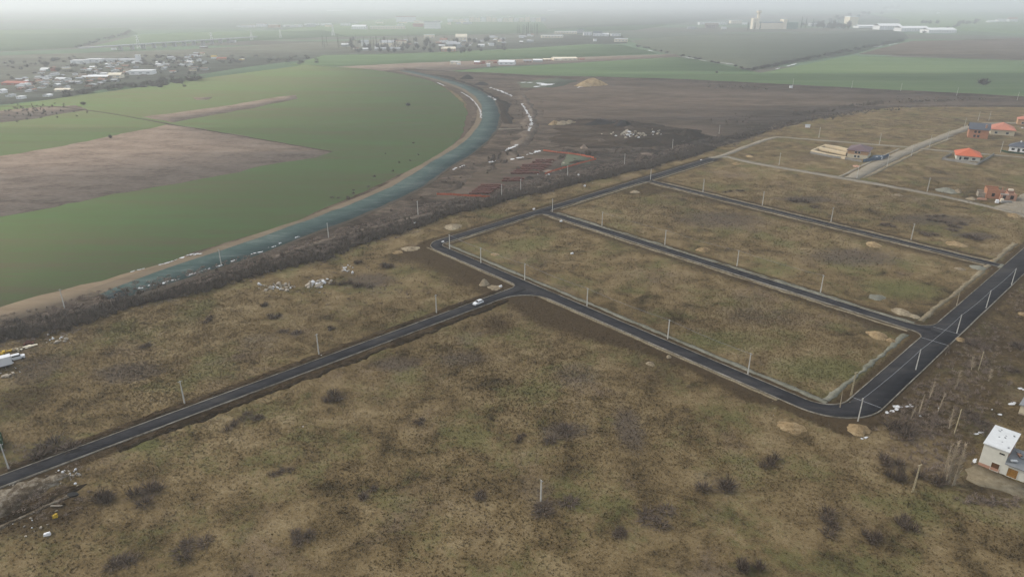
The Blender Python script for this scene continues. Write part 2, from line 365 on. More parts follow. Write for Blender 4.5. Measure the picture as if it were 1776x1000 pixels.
def polygon(name, pts, mat, z, jit=0.0, step=8.0, th=0.3, **kw):
    P = resample(pts, step, True); r = random.Random(len(P) * 7 + int(abs(z) * 1000))
    if jit:
        js = walk(r, len(P), jit); nn = normals(P + [P[0]])[:-1]
        P = [(x + a * j, y + b * j) for (x, y), (a, b), j in zip(P, nn, js)]
    tr = tessellate_polygon([[Vector((x, y, 0)) for x, y in P]]); n = len(P)
    area = sum(P[i][0] * P[(i + 1) % n][1] - P[(i + 1) % n][0] * P[i][1] for i in range(n))
    V = [(x, y, z) for x, y in P] + [(x, y, z - th) for x, y in P]; F = []
    for a, b, c in tr:
        (ax, ay), (bx, by), (cx, cy) = P[a], P[b], P[c]
        F.append((a, b, c) if (bx - ax) * (cy - ay) - (by - ay) * (cx - ax) > 0 else (a, c, b))
    for i in range(n):
        j = (i + 1) % n; F += [(i, n + i, n + j), (i, n + j, j)] if area > 0 else [(i, n + j, n + i), (i, j, n + j)]
    return props(arr_obj(name, V, F, mat), kind=kw.pop('kind', 'structure'), **kw)

E1 = (math.cos(R(-46)), math.sin(R(-46))); E2 = (math.cos(R(44)), math.sin(R(44)))      # the two directions of the street grid
def meet(p, d, q, e):
    k = d[0] * e[1] - d[1] * e[0]; t = ((q[0] - p[0]) * e[1] - (q[1] - p[1]) * e[0]) / k
    return (p[0] + d[0] * t, p[1] + d[1] * t)
def rounded(pts, radii):
    """polyline with its inner corners rounded; returns (points, [fillet polygons])"""
    out = [pts[0]]; fil = []
    for i in range(1, len(pts) - 1):
        p = Vector(pts[i]); a = (Vector(pts[i - 1]) - p).normalized(); b = (Vector(pts[i + 1]) - p).normalized(); r = radii[i - 1]
        half = a.angle(b) / 2; t = r / math.tan(half); c = p + (a + b).normalized() * (r / math.sin(half))
        s, e = p + a * t, p + b * t; a0 = math.atan2(s.y - c.y, s.x - c.x); a1 = math.atan2(e.y - c.y, e.x - c.x)
        dlt = (a1 - a0 + math.pi) % (2 * math.pi) - math.pi; arc = [(c.x + r * math.cos(a0 + dlt * k / 10), c.y + r * math.sin(a0 + dlt * k / 10)) for k in range(11)]
        out += arc; fil.append([tuple(p)] + arc)
    return out + [pts[-1]], fil

# ------------------------------------------------------------------ the plain, its fields and the site
V = []; n = 24; ext = 46000
for j in range(n + 1):
    for i in range(n + 1): V.append((-ext + 2 * ext * i / n, -600 + (ext + 600) * (j / n) ** 1.6, -1.6))
props(arr_obj('ground', V, [(j * (n + 1) + i, j * (n + 1) + i + 1, (j + 1) * (n + 1) + i + 1, (j + 1) * (n + 1) + i) for j in range(n) for i in range(n)], 'far_plain'), kind='structure')

# street grid: centre lines in plan
Jp = G(905, 499); J4 = G(943, 367); J5 = G(1127, 314); E3 = G(1237, 275); Bp = G(748, 424); R6a, R6b = G(1602, 609), G(1752, 473)
def seg_meet(a, b, c, d): return meet(a, (b[0] - a[0], b[1] - a[1]), c, (d[0] - c[0], d[1] - c[1]))
Cp = seg_meet(Jp, G(1298, 661.5), R6a, R6b)
K4 = seg_meet(J4, G(1184, 442.5), R6a, R6b); K5 = seg_meet(J5, G(1476, 398), R6a, R6b); E6 = (R6b[0] + (R6b[0] - R6a[0]) * 1.2, R6b[1] + (R6b[1] - R6a[1]) * 1.2)
A0 = G(0, 833); A0 = (A0[0] - 60 * E2[0], A0[1] - 60 * E2[1])
W1, W2, W6 = 5.1, 5.6, 8.5
main_line, _ = rounded([E3, Bp, Cp, E6], [7.0, 12.0])
main_line = resample(main_line, 3.0)
def main_w(t):
    i = t * (len(main_line) - 1); x, y = main_line[int(i)]
    k = ((x - Cp[0]) * E2[0] + (y - Cp[1]) * E2[1]) if x > Cp[0] - 14 else 0
    return W2 + (W6 - W2) * max(0, min(1, k / 22))
# meadow sheet with painted growth masks -----------------------------------------------------------
xs = np.arange(-420, 700, 2.0); ys = [40.0]
while ys[-1] < 1000: ys.append(ys[-1] + 1.3 + max(0, ys[-1] - 150) / 260)
ys = np.array(ys); XX, YY = np.meshgrid(xs, ys)
def seg_dist(X, Y, pts):
    d = np.full(X.shape, 1e9, np.float32)
    for (ax, ay), (bx, by) in zip(pts, pts[1:]):
        vx, vy = bx - ax, by - ay; L = vx * vx + vy * vy
        t = np.clip(((X - ax) * vx + (Y - ay) * vy) / L, 0, 1); d = np.minimum(d, np.hypot(X - ax - t * vx, Y - ay - t * vy))
    return d
def below(X, Y, a, b):                                        # signed distance to the right of a->b
    d = math.dist(a, b); return ((X - a[0]) * (b[1] - a[1]) - (Y - a[1]) * (b[0] - a[0])) / d
def blobs(X, Y, L):
    m = np.zeros(X.shape, np.float32)
    for u, v, ru, rv, s in L:
        cx, cy = G(u, v); k = mpp(u, v); ax = ru * k; ay = abs(G(u, v - rv)[1] - G(u, v + rv)[1]) / 2
        m = np.maximum(m, s * np.exp(-(((X - cx) / ax) ** 2 + ((Y - cy) / ay) ** 2) ** 1.3))
    return m
def masks(X, Y):
    d1 = seg_dist(X, Y, [A0, Jp]); d2 = seg_dist(X, Y, [Jp, Cp]); dm = seg_dist(X, Y, [E3, Bp, Cp, E6]); d4 = seg_dist(X, Y, [J4, K4]); d5 = seg_dist(X, Y, [J5, K5])
    soil = np.maximum.reduce([np.clip(1.5 - (d1 - 2.7) / 3.6, 0, 1.0), np.clip(1.3 - (dm - 3) / 5, 0, 0.85), np.clip(1.1 - (d4 - 3) / 7, 0, 0.8), np.clip(1.1 - (d5 - 3) / 9, 0, 0.8)])
    sw = below(X, Y, Jp, Cp)                                   # meadow side of the lower street: a broad scraped strip
    along = ((X - Jp[0]) * E1[0] + (Y - Jp[1]) * E1[1])
    wide = np.where((sw > 0) & (along > -5) & (along < 122), np.clip(1.5 - sw / (13 + 6 * np.sin(along / 17)), 0, 1.0) * np.clip((122 - along) / 22, 0, 1), 0)
    sw2 = np.where((sw > 0) & (along < 0) & (along > -70) & (below(X, Y, A0, Jp) < 0), np.clip(1.1 - sw / 26, 0, 0.75), 0)
    blk = np.where((below(X, Y, J4, K4) > 0) & (below(X, Y, Jp, Cp) < 0), np.clip(1.05 - d4 / 16, 0, 0.7), 0)
    blk2 = np.where(below(X, Y, J5, K5) > 0, np.clip(1.0 - d5 / 20, 0, 0.7), 0)
    d6 = np.where(below(X, Y, Cp, E6) > 0, np.clip(1.1 - (below(X, Y, Cp, E6)) / 42, 0, 0.55) * np.clip((((X - Cp[0]) * E2[0] + (Y - Cp[1]) * E2[1]) + 14) / 30, 0, 1), 0)
    soil = np.maximum.reduce([soil, wide, sw2, blk, blk2, d6, blobs(X, Y, [(60, 890, 150, 60, .7), (790, 440, 60, 25, .5), (40, 690, 80, 60, .6), (1400, 270, 60, 14, .5), (1120, 330, 90, 10, .6), (1480, 300, 100, 14, .4), (860, 560, 60, 30, .6), (1700, 850, 70, 40, .6), (1140, 640, 120, 40, .5)])])
    green = blobs(X, Y, [(1430, 640, 120, 30, .75), (1250, 590, 150, 28, .6), (1560, 500, 90, 26, .7), (900, 425, 60, 18, .6), (860, 440, 50, 14, .6), (1330, 470, 70, 14, .6), (250, 770, 40, 15, .7), (1050, 830, 60, 60, .35), (960, 530, 30, 16, .5), (1290, 830, 110, 70, .4), (1090, 425, 90, 20, .45), (1380, 820, 160, 60, .35), (700, 470, 50, 20, .5), (1160, 350, 60, 10, .5), (720, 900, 60, 40, .35), (600, 780, 120, 40, .3), (1560, 880, 120, 70, .4), (1650, 400, 130, 20, .45), (1450, 215, 200, 14, .35), (1750, 640, 60, 40, .5), (1010, 340, 50, 10, .4), (1550, 380, 110, 20, .35), (1660, 320, 100, 20, .35), (690, 790, 70, 30, .35)])
    scrub = blobs(X, Y, [(690, 630, 60, 18, .7), (800, 620, 70, 22, .6), (1000, 650, 55, 30, .6), (1090, 740, 35, 50, .75), (980, 745, 60, 20, .7), (560, 540, 130, 30, .35), (640, 485, 60, 18, .7), (450, 590, 60, 25, .5), (220, 645, 80, 25, .7), (70, 640, 60, 40, .6), (930, 450, 120, 22, .4), (1250, 380, 120, 22, .65), (1480, 445, 110, 22, .7), (1330, 360, 60, 12, .5), (1400, 345, 60, 8, .8), (1620, 380, 110, 14, .7), (1690, 408, 50, 8, .8), (1130, 480, 140, 25, .4), (1320, 545, 120, 30, .5), (1500, 560, 60, 20, .5), (1690, 590, 80, 30, .6), (1590, 720, 60, 40, .6), (1460, 890, 120, 40, .4), (300, 900, 120, 60, .35), (800, 870, 200, 60, .3), (1120, 920, 150, 50, .35), (1240, 830, 50, 25, .5), (600, 940, 150, 40, .3), (930, 850, 60, 40, .5), (1190, 735, 80, 30, .35), (1300, 230, 60, 12, .5), (1640, 310, 60, 8, .5)])
    return np.clip(soil, 0, 1), np.clip(green, 0, 1), np.clip(scrub, 0, 1)
def put_masks(o, X, Y):
    a = o.data.color_attributes.new('mask', 'FLOAT_COLOR', 'POINT'); s, g, c = masks(X, Y)
    a.data.foreach_set('color', np.stack([s, g, c, np.ones_like(s)], -1).astype(np.float32).ravel())
hedge_pts = smooth_path(GV([(-120, 628), (0, 590), (110, 566), (240, 527), (400, 487), (520, 457), (640, 418), (760, 378), (850, 352), (960, 326), (1050, 306), (1150, 282), (1235, 257)]), 8)
side_pts = hedge_pts + GV([(1290, 243), (1335, 226), (1400, 206), (1450, 199), (1520, 186), (1600, 185), (1776, 185), (2200, 196)])
def near_side(X, Y):                                          # true on the meadow's side of the scrub belt
    ok = np.zeros(X.shape, bool); d = np.full(X.shape, 1e9)
    for a, b in zip(side_pts, side_pts[1:]):
        q = seg_dist(X, Y, [a, b]); k = q < d; d = np.where(k, q, d); ok = np.where(k, below(X, Y, a, b) > 0, ok)
    return ok
nx_, ny_ = len(xs), len(ys)
far_side = ~near_side(XX, YY)
ZZ = -0.12 + 0.05 * (np.sin(XX / 17 + 1.3 * np.sin(YY / 23)) * np.sin(YY / 19 + 2)) + 0.02 * np.sin(XX / 5.3 + YY / 7.1) - 0.03 * nr.random(XX.shape)
ZZ = np.where(far_side, ZZ - 1.25, ZZ)
idx = np.arange(nx_ * ny_).reshape(ny_, nx_)
F = np.stack([idx[:-1, :-1], idx[:-1, 1:], idx[1:, 1:], idx[1:, :-1]], -1).reshape(-1, 4)
mo = arr_obj('meadow', np.stack([XX, YY, ZZ], -1).reshape(-1, 3), F, 'meadow', smooth_=True); put_masks(mo, XX.ravel(), YY.ravel()); props(mo, kind='structure')

# far fields
polygon('far_field', GV([(560, 95), (700, 92), (900, 84), (1020, 76), (1075, 77), (1140, 92), (1000, 98), (860, 104), (700, 113), (590, 116), (500, 112)]), 'winter_wheat_far', -1.10, 2, 30)
polygon('far_field', GV([(780, 122), (1000, 108), (1165, 97), (1210, 103), (1320, 125), (1480, 96), (1776, 104), (2100, 112), (2100, 180), (1776, 167), (1500, 154), (1180, 138), (1050, 136), (940, 132), (830, 128)]), 'winter_wheat_far', -1.08, 2, 30)
polygon('far_field', GV([(1090, 70), (1180, 62), (1560, 50), (1578, 66), (1485, 92), (1312, 120), (1160, 95)]), 'grey_field', -1.06, 2, 30)
polygon('far_field', GV([(1488, 93), (1580, 71), (1776, 66), (2100, 70), (2100, 110), (1776, 103)]), 'ploughed', -1.05, 2, 30)
polygon('far_field', GV([(420, 66), (800, 60), (1100, 52), (1180, 40), (1060, 24), (700, 30), (500, 50)]), 'winter_wheat_far', -1.3, 2, 60)
polygon('far_field', GV([(-200, 92), (0, 88), (130, 82), (240, 58), (220, 48), (-100, 54), (-200, 58)]), 'winter_wheat_far', -1.3, 2, 60)
polygon('far_field', GV([(150, 82), (400, 72), (600, 62), (560, 52), (330, 56), (240, 60)]), 'winter_wheat_far', -1.28, 2, 60)
polygon('far_field', GV([(1560, 48), (1776, 58), (1900, 60), (1900, 30), (1640, 18), (1500, 24), (1560, 34)]), 'winter_wheat_far', -1.28, 2, 60)
polygon('far_field', GV([(950, 50), (1180, 40), (1300, 28), (1300, 16), (1000, 18), (930, 30)]), 'grey_field', -1.27, 2, 60)
polygon('village_ground', GV([(-120, 100), (120, 92), (300, 86), (600, 70), (760, 62), (900, 58), (1080, 60), (1090, 74), (900, 86), (700, 96), (560, 98), (400, 118), (250, 142), (100, 168), (-120, 190)]), 'village_soil', -1.15, 4, 40)
polygon('village_ground', GV([(560, 116), (720, 108), (900, 102), (1170, 93), (1180, 98), (1000, 108), (860, 114), (740, 126), (600, 121)]), 'stubble', -1.04, 2, 20)
# the curved wheat field and its bare patches
field_edge = [(-300, 616), (0, 539), (160, 492), (340, 439), (500, 389), (600, 348), (700, 306), (760, 274), (796, 240), (806, 214), (809, 196), (800, 176), (780, 156), (742, 138), (700, 129), (640, 120), (530, 112), (480, 119), (350, 136), (200, 157), (130, 166), (60, 176), (-300, 220)]
polygon('wheat_field', GV(field_edge), 'winter_wheat', -0.25, 1.0, 10)
polygon('stubble_patch', GV([(-300, 300), (0, 271), (150, 245), (290, 216), (340, 222), (575, 262), (545, 272), (500, 281), (380, 303), (200, 337), (0, 374), (-300, 440)]), 'stubble', -0.15, 1.6, 6)
polygon('stubble_patch', GV([(246, 203), (380, 185), (480, 168), (512, 165), (516, 171), (440, 187), (300, 212)]), 'stubble', -0.15, 1.5, 8)
polygon('stubble_patch', GV([(335, 169), (370, 168), (362, 173), (340, 173)]), 'stubble', -0.15, 1, 6)
polygon('waste_strip', GV([(-250, 225), (0, 212), (60, 205), (150, 190), (130, 183), (60, 186), (0, 192), (-250, 200)]), 'stubble', -0.16, 2, 8)
ribbon('field_path', smooth_path(GV([(-100, 186), (70, 184), (150, 191), (240, 205), (310, 218), (350, 224), (460, 243), (575, 263)]), 8), 2.6, 'bank_soil', -0.10, 0.4)
# the construction corridor
polygon('site_ground', GV([(-300, 640), (-100, 600), (0, 585), (240, 527), (400, 487), (520, 456), (640, 417), (760, 378), (850, 352), (960, 327), (1050, 307), (1150, 283), (1240, 257), (1330, 226), (1400, 205), (1520, 183), (1776, 186), (2100, 196), (2100, 178), (1776, 167), (1500, 153), (1180, 137), (940, 131), (760, 122), (700, 118), (790, 145), (830, 180), (820, 220), (780, 262), (700, 305), (600, 345), (500, 390), (340, 440), (160, 496), (0, 541), (-300, 620)]), 'site_soil', -0.12, 2.0, 9)
polygon('ploughed_field', GV([(905, 160), (950, 146), (1040, 140), (1180, 140), (1500, 158), (1776, 173), (2100, 184), (2100, 194), (1776, 184), (1560, 184), (1440, 199), (1350, 222), (1245, 240), (1190, 226), (1120, 212), (1060, 207), (950, 204), (925, 182)]), 'ploughed', -0.06, 2.5, 10)
road_cl = smooth_path(GV([(190, 515), (300, 476), (400, 443), (500, 407), (600, 370), (700, 326), (757, 290), (819, 250), (844, 222), (851, 200), (844, 176), (819, 156), (782, 142), (735, 130), (700, 123)]), 7)
ribbon('earth_bank', offset(smooth_path(GV([(-200, 620), (0, 562), (190, 512), (300, 476), (400, 443), (500, 407), (600, 370), (700, 326), (757, 290), (819, 250), (844, 222), (851, 200), (844, 176), (819, 156), (782, 142), (735, 130), (690, 121)]), 7), 4), lambda t: 34 + 12 * t, 'bank_soil', -0.30, 1.2)
ribbon('dirt_track', smooth_path(GV([(-200, 612), (0, 546), (80, 524), (190, 494), (260, 474), (340, 452)]), 6), lambda t: 21 - 4 * t, 'sandy_track', 0.02, 1.2)
ribbon('road_shoulder', offset(road_cl, 1.6), lambda t: 26 - 3 * t, 'shoulder_soil', 0.05, 0.5)
ribbon('roadbed', road_cl, lambda t: min(18.5 - 2.5 * t, 12 + 140 * t), 'crushed_stone', 0.12, 0.5)
ribbon('dirt_lane', smooth_path(GV([(430, 462), (480, 444), (555, 419), (640, 396), (700, 381), (780, 362), (850, 344), (930, 326), (1010, 306)]), 5), 3.4, 'track_soil', -0.005, .5)
ribbon('haul_track', smooth_path(GV([(905, 165), (918, 190), (922, 212), (912, 240), (893, 262), (900, 285), (880, 305), (850, 322)]), 6), lambda t: 7 + 6 * t, 'track_soil', -0.02, 2.2)
ribbon('haul_track', smooth_path(GV([(820, 223), (860, 224), (918, 222)]), 6), 3.5, 'gravel_road', -0.01, 0.6)
polygon('site_yard', GV([(745, 345), (800, 322), (870, 285), (905, 268), (985, 264), (1035, 275), (1000, 292), (930, 318), (870, 338), (800, 346)]), 'ploughed', -0.015, 2.0, 5)
polygon('site_yard', GV([(985, 266), (1035, 272), (1022, 284), (975, 288)]), 'grey_field', -0.005, 1.0, 5)
polygon('dark_spoil_ground', GV([(985, 214), (1060, 206), (1110, 214), (1200, 225), (1225, 243), (1160, 255), (1050, 258), (960, 255), (955, 235)]), 'spoil_soil', -0.03, 5.0, 5)
polygon('dark_spoil_ground', GV([(735, 128), (775, 132), (830, 150), (880, 180), (890, 215), (870, 215), (862, 185), (830, 158), (780, 138)]), 'dark_soil', 0.0, 2.0, 6)
polygon('wet_hollow', GV([(178, 513), (205, 504), (222, 508), (215, 517), (185, 518)]), 'wet_ground', 0.14, 0.6, 3)
polygon('grey_clearing', GV([(895, 143), (965, 135), (1005, 140), (960, 152), (905, 152)]), 'grey_field', -0.02, 2.0, 6)

# asphalt streets
ribbon('asphalt_road', main_line, main_w, 'asphalt', 0.084)
ribbon('asphalt_road', resample([A0, Jp], 4), W1, 'asphalt', 0.080)
ribbon('asphalt_road', resample([J4, K4], 4), W2 - 0.4, 'asphalt', 0.088)
K5s = (K5[0] - E1[0] * 5.6, K5[1] - E1[1] * 5.6)
ribbon('asphalt_road', resample([J5, K5s], 4), W2 - 0.8, 'asphalt', 0.092)
K5e = (K5[0] - E1[0] * 4.2, K5[1] - E1[1] * 4.2)
ribbon('gravel_apron', [K5s, K5e], 6.0, 'pale_gravel', 0.10)
def lin(p, q, d):
    L = math.dist(p, q); nx, ny = -(q[1] - p[1]) / L, (q[0] - p[0]) / L
    return (p[0] + nx * d, p[1] + ny * d), ((q[0] - p[0]) / L, (q[1] - p[1]) / L)
def corner(l, m): return meet(l[0], l[1], m[0], m[1])
dR3, dR2, dR6 = (E3, Bp), (Bp, Cp), (Cp, E6)
h1, h2, h4, h5, h6 = W1 / 2, W2 / 2, (W2 - 0.4) / 2, (W2 - 0.8) / 2, W6 / 2
R3in, R3out = lin(*dR3, h2), lin(*dR3, -h2); R2in, R2out = lin(*dR2, h2), lin(*dR2, -h2); R6in, R6out = lin(*dR6, h6), lin(*dR6, -h6)
R1up, R1lo = lin(A0, Jp, h1), lin(A0, Jp, -h1); R4up, R4lo = lin(J4, K4, h4), lin(J4, K4, -h4); R5up, R5lo = lin(J5, K5, h5), lin(J5, K5, -h5)
def along(l, k): return (l[0][0] + l[1][0] * k, l[0][1] + l[1][1] * k)
kerbs = []; fil = []
def K(pts, radii, keep): 
    o, f = rounded(pts, radii); kerbs.append(o)
    for i in keep: fil.append(f[i])
c34, c23, c26, c64 = corner(R3in, R4lo), corner(R3in, R2in), corner(R2in, R6in), corner(R6in, R4lo)
mid = ((c34[0] + c23[0]) / 2, (c34[1] + c23[1]) / 2)
K([mid, c23, c26, c64, c34, mid], [4.0, 8.2, 4.0, 5.0], [2, 3])
d35, d34, d64, d65 = corner(R3in, R5lo), corner(R3in, R4up), corner(R6in, R4up), corner(R6in, R5lo)
mid = ((d35[0] + d34[0]) / 2, (d35[1] + d34[1]) / 2)
K([mid, d34, d64, d65, d35, mid], [4.0, 7.0, 2.5, 4.0], [0, 1, 3])
K([K5s, along(R5up, 2), corner(R5up, R3in), E3] if False else [(K5s[0] + E2[0] * h5, K5s[1] + E2[1] * h5), corner(R5up, R3in), along(R3in, 2)], [5.0], [0])
K([corner(R6in, R5up), along(R6in, math.dist(Cp, E6))], [], [])
cJ = corner(R1lo, R2out); K([along(R1lo, 0), cJ, corner(R2out, R6out), along(R6out, math.dist(Cp, E6))], [13.0, 16.0], [0])
K([along(R1up, 0), corner(R1up, R2out), corner(R2out, R3out), along(R3out, 0)], [4.0, 10.0], [0])
for i, f in enumerate(fil): polygon('asphalt_road', f, 'asphalt', 0.0965 + 0.002 * i, 0, 50)
for k in kerbs: ribbon('kerb', resample(k, 3), 0.22, 'kerb_concrete', 0.19, 0.03, 0.35)
# verges: gravel strips beside the kerbs
def strip(l, a, b, off, wd, mat, z, jit=0.18):
    L = Vector(l[1]); nrm = Vector((-L.y, L.x)); s = Vector(l[0])
    p0, p1 = s + L * a + nrm * off, s + L * b + nrm * off
    return ribbon('gravel_verge', resample([tuple(p0), tuple(p1)], 1.2), wd, mat, z, jit)
lenR2 = math.dist(Bp, Cp); lenR6 = math.dist(Cp, E6); lenR3 = math.dist(E3, Bp); lenR4 = math.dist(J4, K4); lenR5 = math.dist(J5, K5)
strip(R2in, 6, lenR2 - 8, 3.0, 1.7, 'pale_gravel', 0.03); strip(R2out, 2, lenR2 - 18, -0.9, 0.9, 'tan_strip', 0.034, 0.1)
strip(R6in, 7, math.dist(Cp, K4) - 7, 4.2, 1.5, 'pale_gravel', 0.035, .3); strip(R6in, math.dist(Cp, K4) + 8, math.dist(Cp, K5) + 40, 4.6, 2.0, 'tan_strip', 0.036, 0.3)
strip(R3in, lenR3 - 68, lenR3 - 5, 1.6, 0.9, 'tan_strip', 0.037, 0.2); strip(R3in, 8, lenR3 - 88, 2.0, 1.4, 'tan_strip', 0.037, 0.3)
strip(R4lo, 4, lenR4 - 9, -1.6, 1.3, 'tan_strip', 0.031, 0.3); strip(R4up, 6, lenR4 - 10, 1.7, 1.4, 'pale_gravel', 0.032, 0.4)
strip(R5lo, 4, lenR5 - 10, -2.0, 1.6, 'tan_strip', 0.033, 0.3); strip(R5up, 6, lenR5 - 10, 1.6, 1.2, 'tan_strip', 0.038, 0.4)
for uu, a0_, b0_ in ((R6in, 14, 0), (R6in, math.dist(Cp, K4) - 6, 0), (R6in, math.dist(Cp, K4) + 6, 0)):
    p = along(uu, a0_); ribbon('asphalt_seam', [p, (p[0] + E1[0] * (W6 - .3), p[1] + E1[1] * (W6 - .3))], .14, 'far_grey', .104, .02, .02)
L1 = math.dist(A0, Jp)

def dug(l, a, b, off, wd):
    nrm = (-l[1][1], l[1][0]); p, q = along(l, a), along(l, b)
    ribbon('dug_verge', resample([(p[0] + nrm[0] * off, p[1] + nrm[1] * off), (q[0] + nrm[0] * off, q[1] + nrm[1] * off)], 0.9), wd, 'ditch_soil', -0.02, .55, .15)
dug(R1lo, 84, L1 - 12, -2.3, 3.6); dug(R1up, 62, L1 - 6, 1.6, 2.4)
# unpaved streets of the upper estate
ribbon('gravel_street', smooth_path(GV([(1232, 274), (1262, 272), (1300, 281), (1480, 312), (1600, 333), (1680, 350), (1740, 364), (1800, 380)]), 4), lambda t: 5.4, 'gravel_road', 0.05, 0.4)
ribbon('gravel_street', smooth_path(GV([(1246, 272), (1290, 256), (1335, 240), (1358, 238), (1420, 243), (1520, 251), (1582, 256)]), 4), 5.0, 'gravel_road', 0.054, 0.4)
ribbon('gravel_street', smooth_path(GV([(1582, 256), (1654, 263), (1776, 273), (1900, 285)]), 4), 4.4, 'gravel_road', 0.058, 0.4)
ribbon('gravel_street', smooth_path(GV([(1478, 309), (1530, 282), (1585, 257), (1640, 236), (1684, 220), (1720, 214), (1800, 214)]), 4), 9.0, 'gravel_road', 0.062, 0.5)
ribbon('gravel_verge', smooth_path(GV([(1456, 306), (1510, 280), (1560, 258)]), 4), 2.2, 'gravel_road', 0.045, 0.4)
ribbon('gravel_verge', smooth_path(GV([(1497, 309), (1550, 283), (1600, 260), (1650, 240)]), 4), 2.2, 'tan_strip', 0.046, 0.4)
polygon('gravel_street', GV([(1722, 358), (1745, 352), (1776, 338), (1830, 318), (1900, 330), (1850, 385), (1776, 372)]), 'gravel_road', 0.066, 0.6, 3)
ribbon('old_footpath', smooth_path(GV([(-60, 940), (0, 913), (55, 888), (100, 867), (122, 857)]), 1), 0.95, 'rubble_soil', 0.02, 0.2)
polygon('rubble_ground', GV([(-40, 880), (0, 850), (60, 822), (95, 812), (135, 822), (120, 840), (60, 862), (0, 895)]), 'rubble_soil', 0.0, 1.8, 1.5)
polygon('rubble_ground', GV([(-40, 905), (0, 893), (60, 866), (120, 842), (150, 838), (140, 852), (100, 866), (40, 893), (-40, 935)]), 'ditch_soil', -0.01, 1.0, 1.5)
polygon('yard_ground', GV([(1672, 812), (1694, 806), (1731, 821), (1800, 848), (1800, 870), (1740, 852), (1700, 842), (1676, 830)]), 'tan_strip', 0.015, 0.5, 2)

# ------------------------------------------------------------------ dry grass tussocks and scrub
def on_any_road(X, Y, pad=0.8):
    return ((seg_dist(X, Y, [A0, Jp]) < W1 / 2 + pad) | (seg_dist(X, Y, [E3, Bp, Cp]) < W2 / 2 + pad) | (seg_dist(X, Y, [Cp, E6]) < W6 / 2 + pad)
            | (seg_dist(X, Y, [J4, K4]) < W2 / 2 + pad) | (seg_dist(X, Y, [J5, K5]) < W2 / 2 + pad))
def tussocks(n, y0, y1, hmin, hmax, wd, name, group_xy=None):
    Y = y0 + (y1 - y0) * np.sqrt(nr.random(n * 3)) * (1 - 0.25 * nr.random(n * 3)); X = (nr.random(n * 3) * 2 - 1) * (Y * 0.80 + 25)
    m = ~on_any_road(X, Y) & near_side(X, Y); s, g, c = masks(X, Y); m &= nr.random(n * 3) > s * 0.75
    X, Y = X[m][:n], Y[m][:n]; k = len(X); T = 5
    cx = np.repeat(X, T) + nr.normal(0, 0.12, k * T); cy = np.repeat(Y, T) + nr.normal(0, 0.12, k * T)
    h = np.repeat(hmin + (hmax - hmin) * nr.random(k) ** 2, T) * (0.6 + 0.5 * nr.random(k * T))
    a = nr.random(k * T) * 2 * np.pi; lean = nr.random(k * T) * 0.8 * h; ww = wd * (0.6 + 0.8 * nr.random(k * T)); la = nr.random(k * T) * 2 * np.pi
    z0 = np.full(k * T, -0.3)
    p0 = np.stack([cx - np.cos(a) * ww, cy - np.sin(a) * ww, z0], -1); p1 = np.stack([cx + np.cos(a) * ww, cy + np.sin(a) * ww, z0], -1)
    p2 = np.stack([cx + np.cos(la) * lean, cy + np.sin(la) * lean, h - 0.1], -1)
    V = np.stack([p0, p1, p2], 1).reshape(-1, 3)
    o = arr_obj(name, V, np.arange(len(V)).reshape(-1, 3), 'dry_grass'); put_masks(o, np.repeat(cx, 3), np.repeat(cy, 3))
    return props(o, kind='stuff')
tussocks(150000, 70, 270, 0.08, 0.42, 0.10, 'dry_grass')
tussocks(30000, 230, 440, 0.15, 0.55, 0.2, 'dry_grass')
tussocks(16000, 300, 760, 0.15, 0.5, 0.3, 'dry_grass')

def twigs(V, r, x, y, z, rad, h, n, wd, lean=0.9, upright=0.35):
    """one bush: thin tapering twigs fanning from the root and forking from the stems"""
    for _ in range(n):
        a = r.random() * 6.283; k = r.random() ** 0.55; s = 0.25 * rad * r.random()
        bx, by = x + math.cos(a) * s, y + math.sin(a) * s
        ex, ey = x + math.cos(a) * rad * k * lean, y + math.sin(a) * rad * k * lean; ez = z + h * (upright + (1 - upright) * r.random()) * (1.08 - 0.55 * k * k)
        f = r.random() * 0.65; sx, sy, sz = bx + (ex - bx) * f, by + (ey - by) * f, z + (ez - z) * f
        if f > 0.3: ex += r.gauss(0, rad * .22); ey += r.gauss(0, rad * .22)
        t = r.random() * 6.283; q = wd * (0.6 + 0.8 * r.random())
        V += [(sx - math.cos(t) * q, sy - math.sin(t) * q, sz), (sx + math.cos(t) * q, sy + math.sin(t) * q, sz), (ex, ey, ez)]
def tri_obj(name, V, mat, parent=None):
    V = np.array(V, np.float32); return arr_obj(name, V, np.arange(len(V)).reshape(-1, 3), mat, parent)
def path_point(pts, t):
    i = min(int(t * (len(pts) - 1)), len(pts) - 2); f = t * (len(pts) - 1) - i
    return (pts[i][0] + (pts[i + 1][0] - pts[i][0]) * f, pts[i][1] + (pts[i + 1][1] - pts[i][1]) * f), (normals(pts)[i])
hn = normals(hedge_pts)
def belt(name, mat, n, d0, d1, rmin, rmax, hmin, hmax, tw, wd, clump=0.0):
    V = []; r = random.Random(n)
    for _ in range(n):
        t = r.random(); i = min(int(t * (len(hedge_pts) - 1)), len(hedge_pts) - 2); f = t * (len(hedge_pts) - 1) - i
        x = hedge_pts[i][0] + (hedge_pts[i + 1][0] - hedge_pts[i][0]) * f; y = hedge_pts[i][1] + (hedge_pts[i + 1][1] - hedge_pts[i][1]) * f
        g = math.sin(t * 41) * math.sin(t * 17 + 1) + 0.5 * math.sin(t * 97)
        if clump and g < clump - r.random() * 0.9: continue
        d = d0 + (d1 - d0) * r.random() + 1.6 * math.sin(t * 60); k = 0.7 + 0.3 * r.random()
        rad = rmin + (rmax - rmin) * r.random(); twigs(V, r, x + hn[i][0] * d, y + hn[i][1] * d, -0.1, rad, (hmin + (hmax - hmin) * r.random()) * k, tw, wd)
    return props(tri_obj(name, V, mat), kind='stuff')
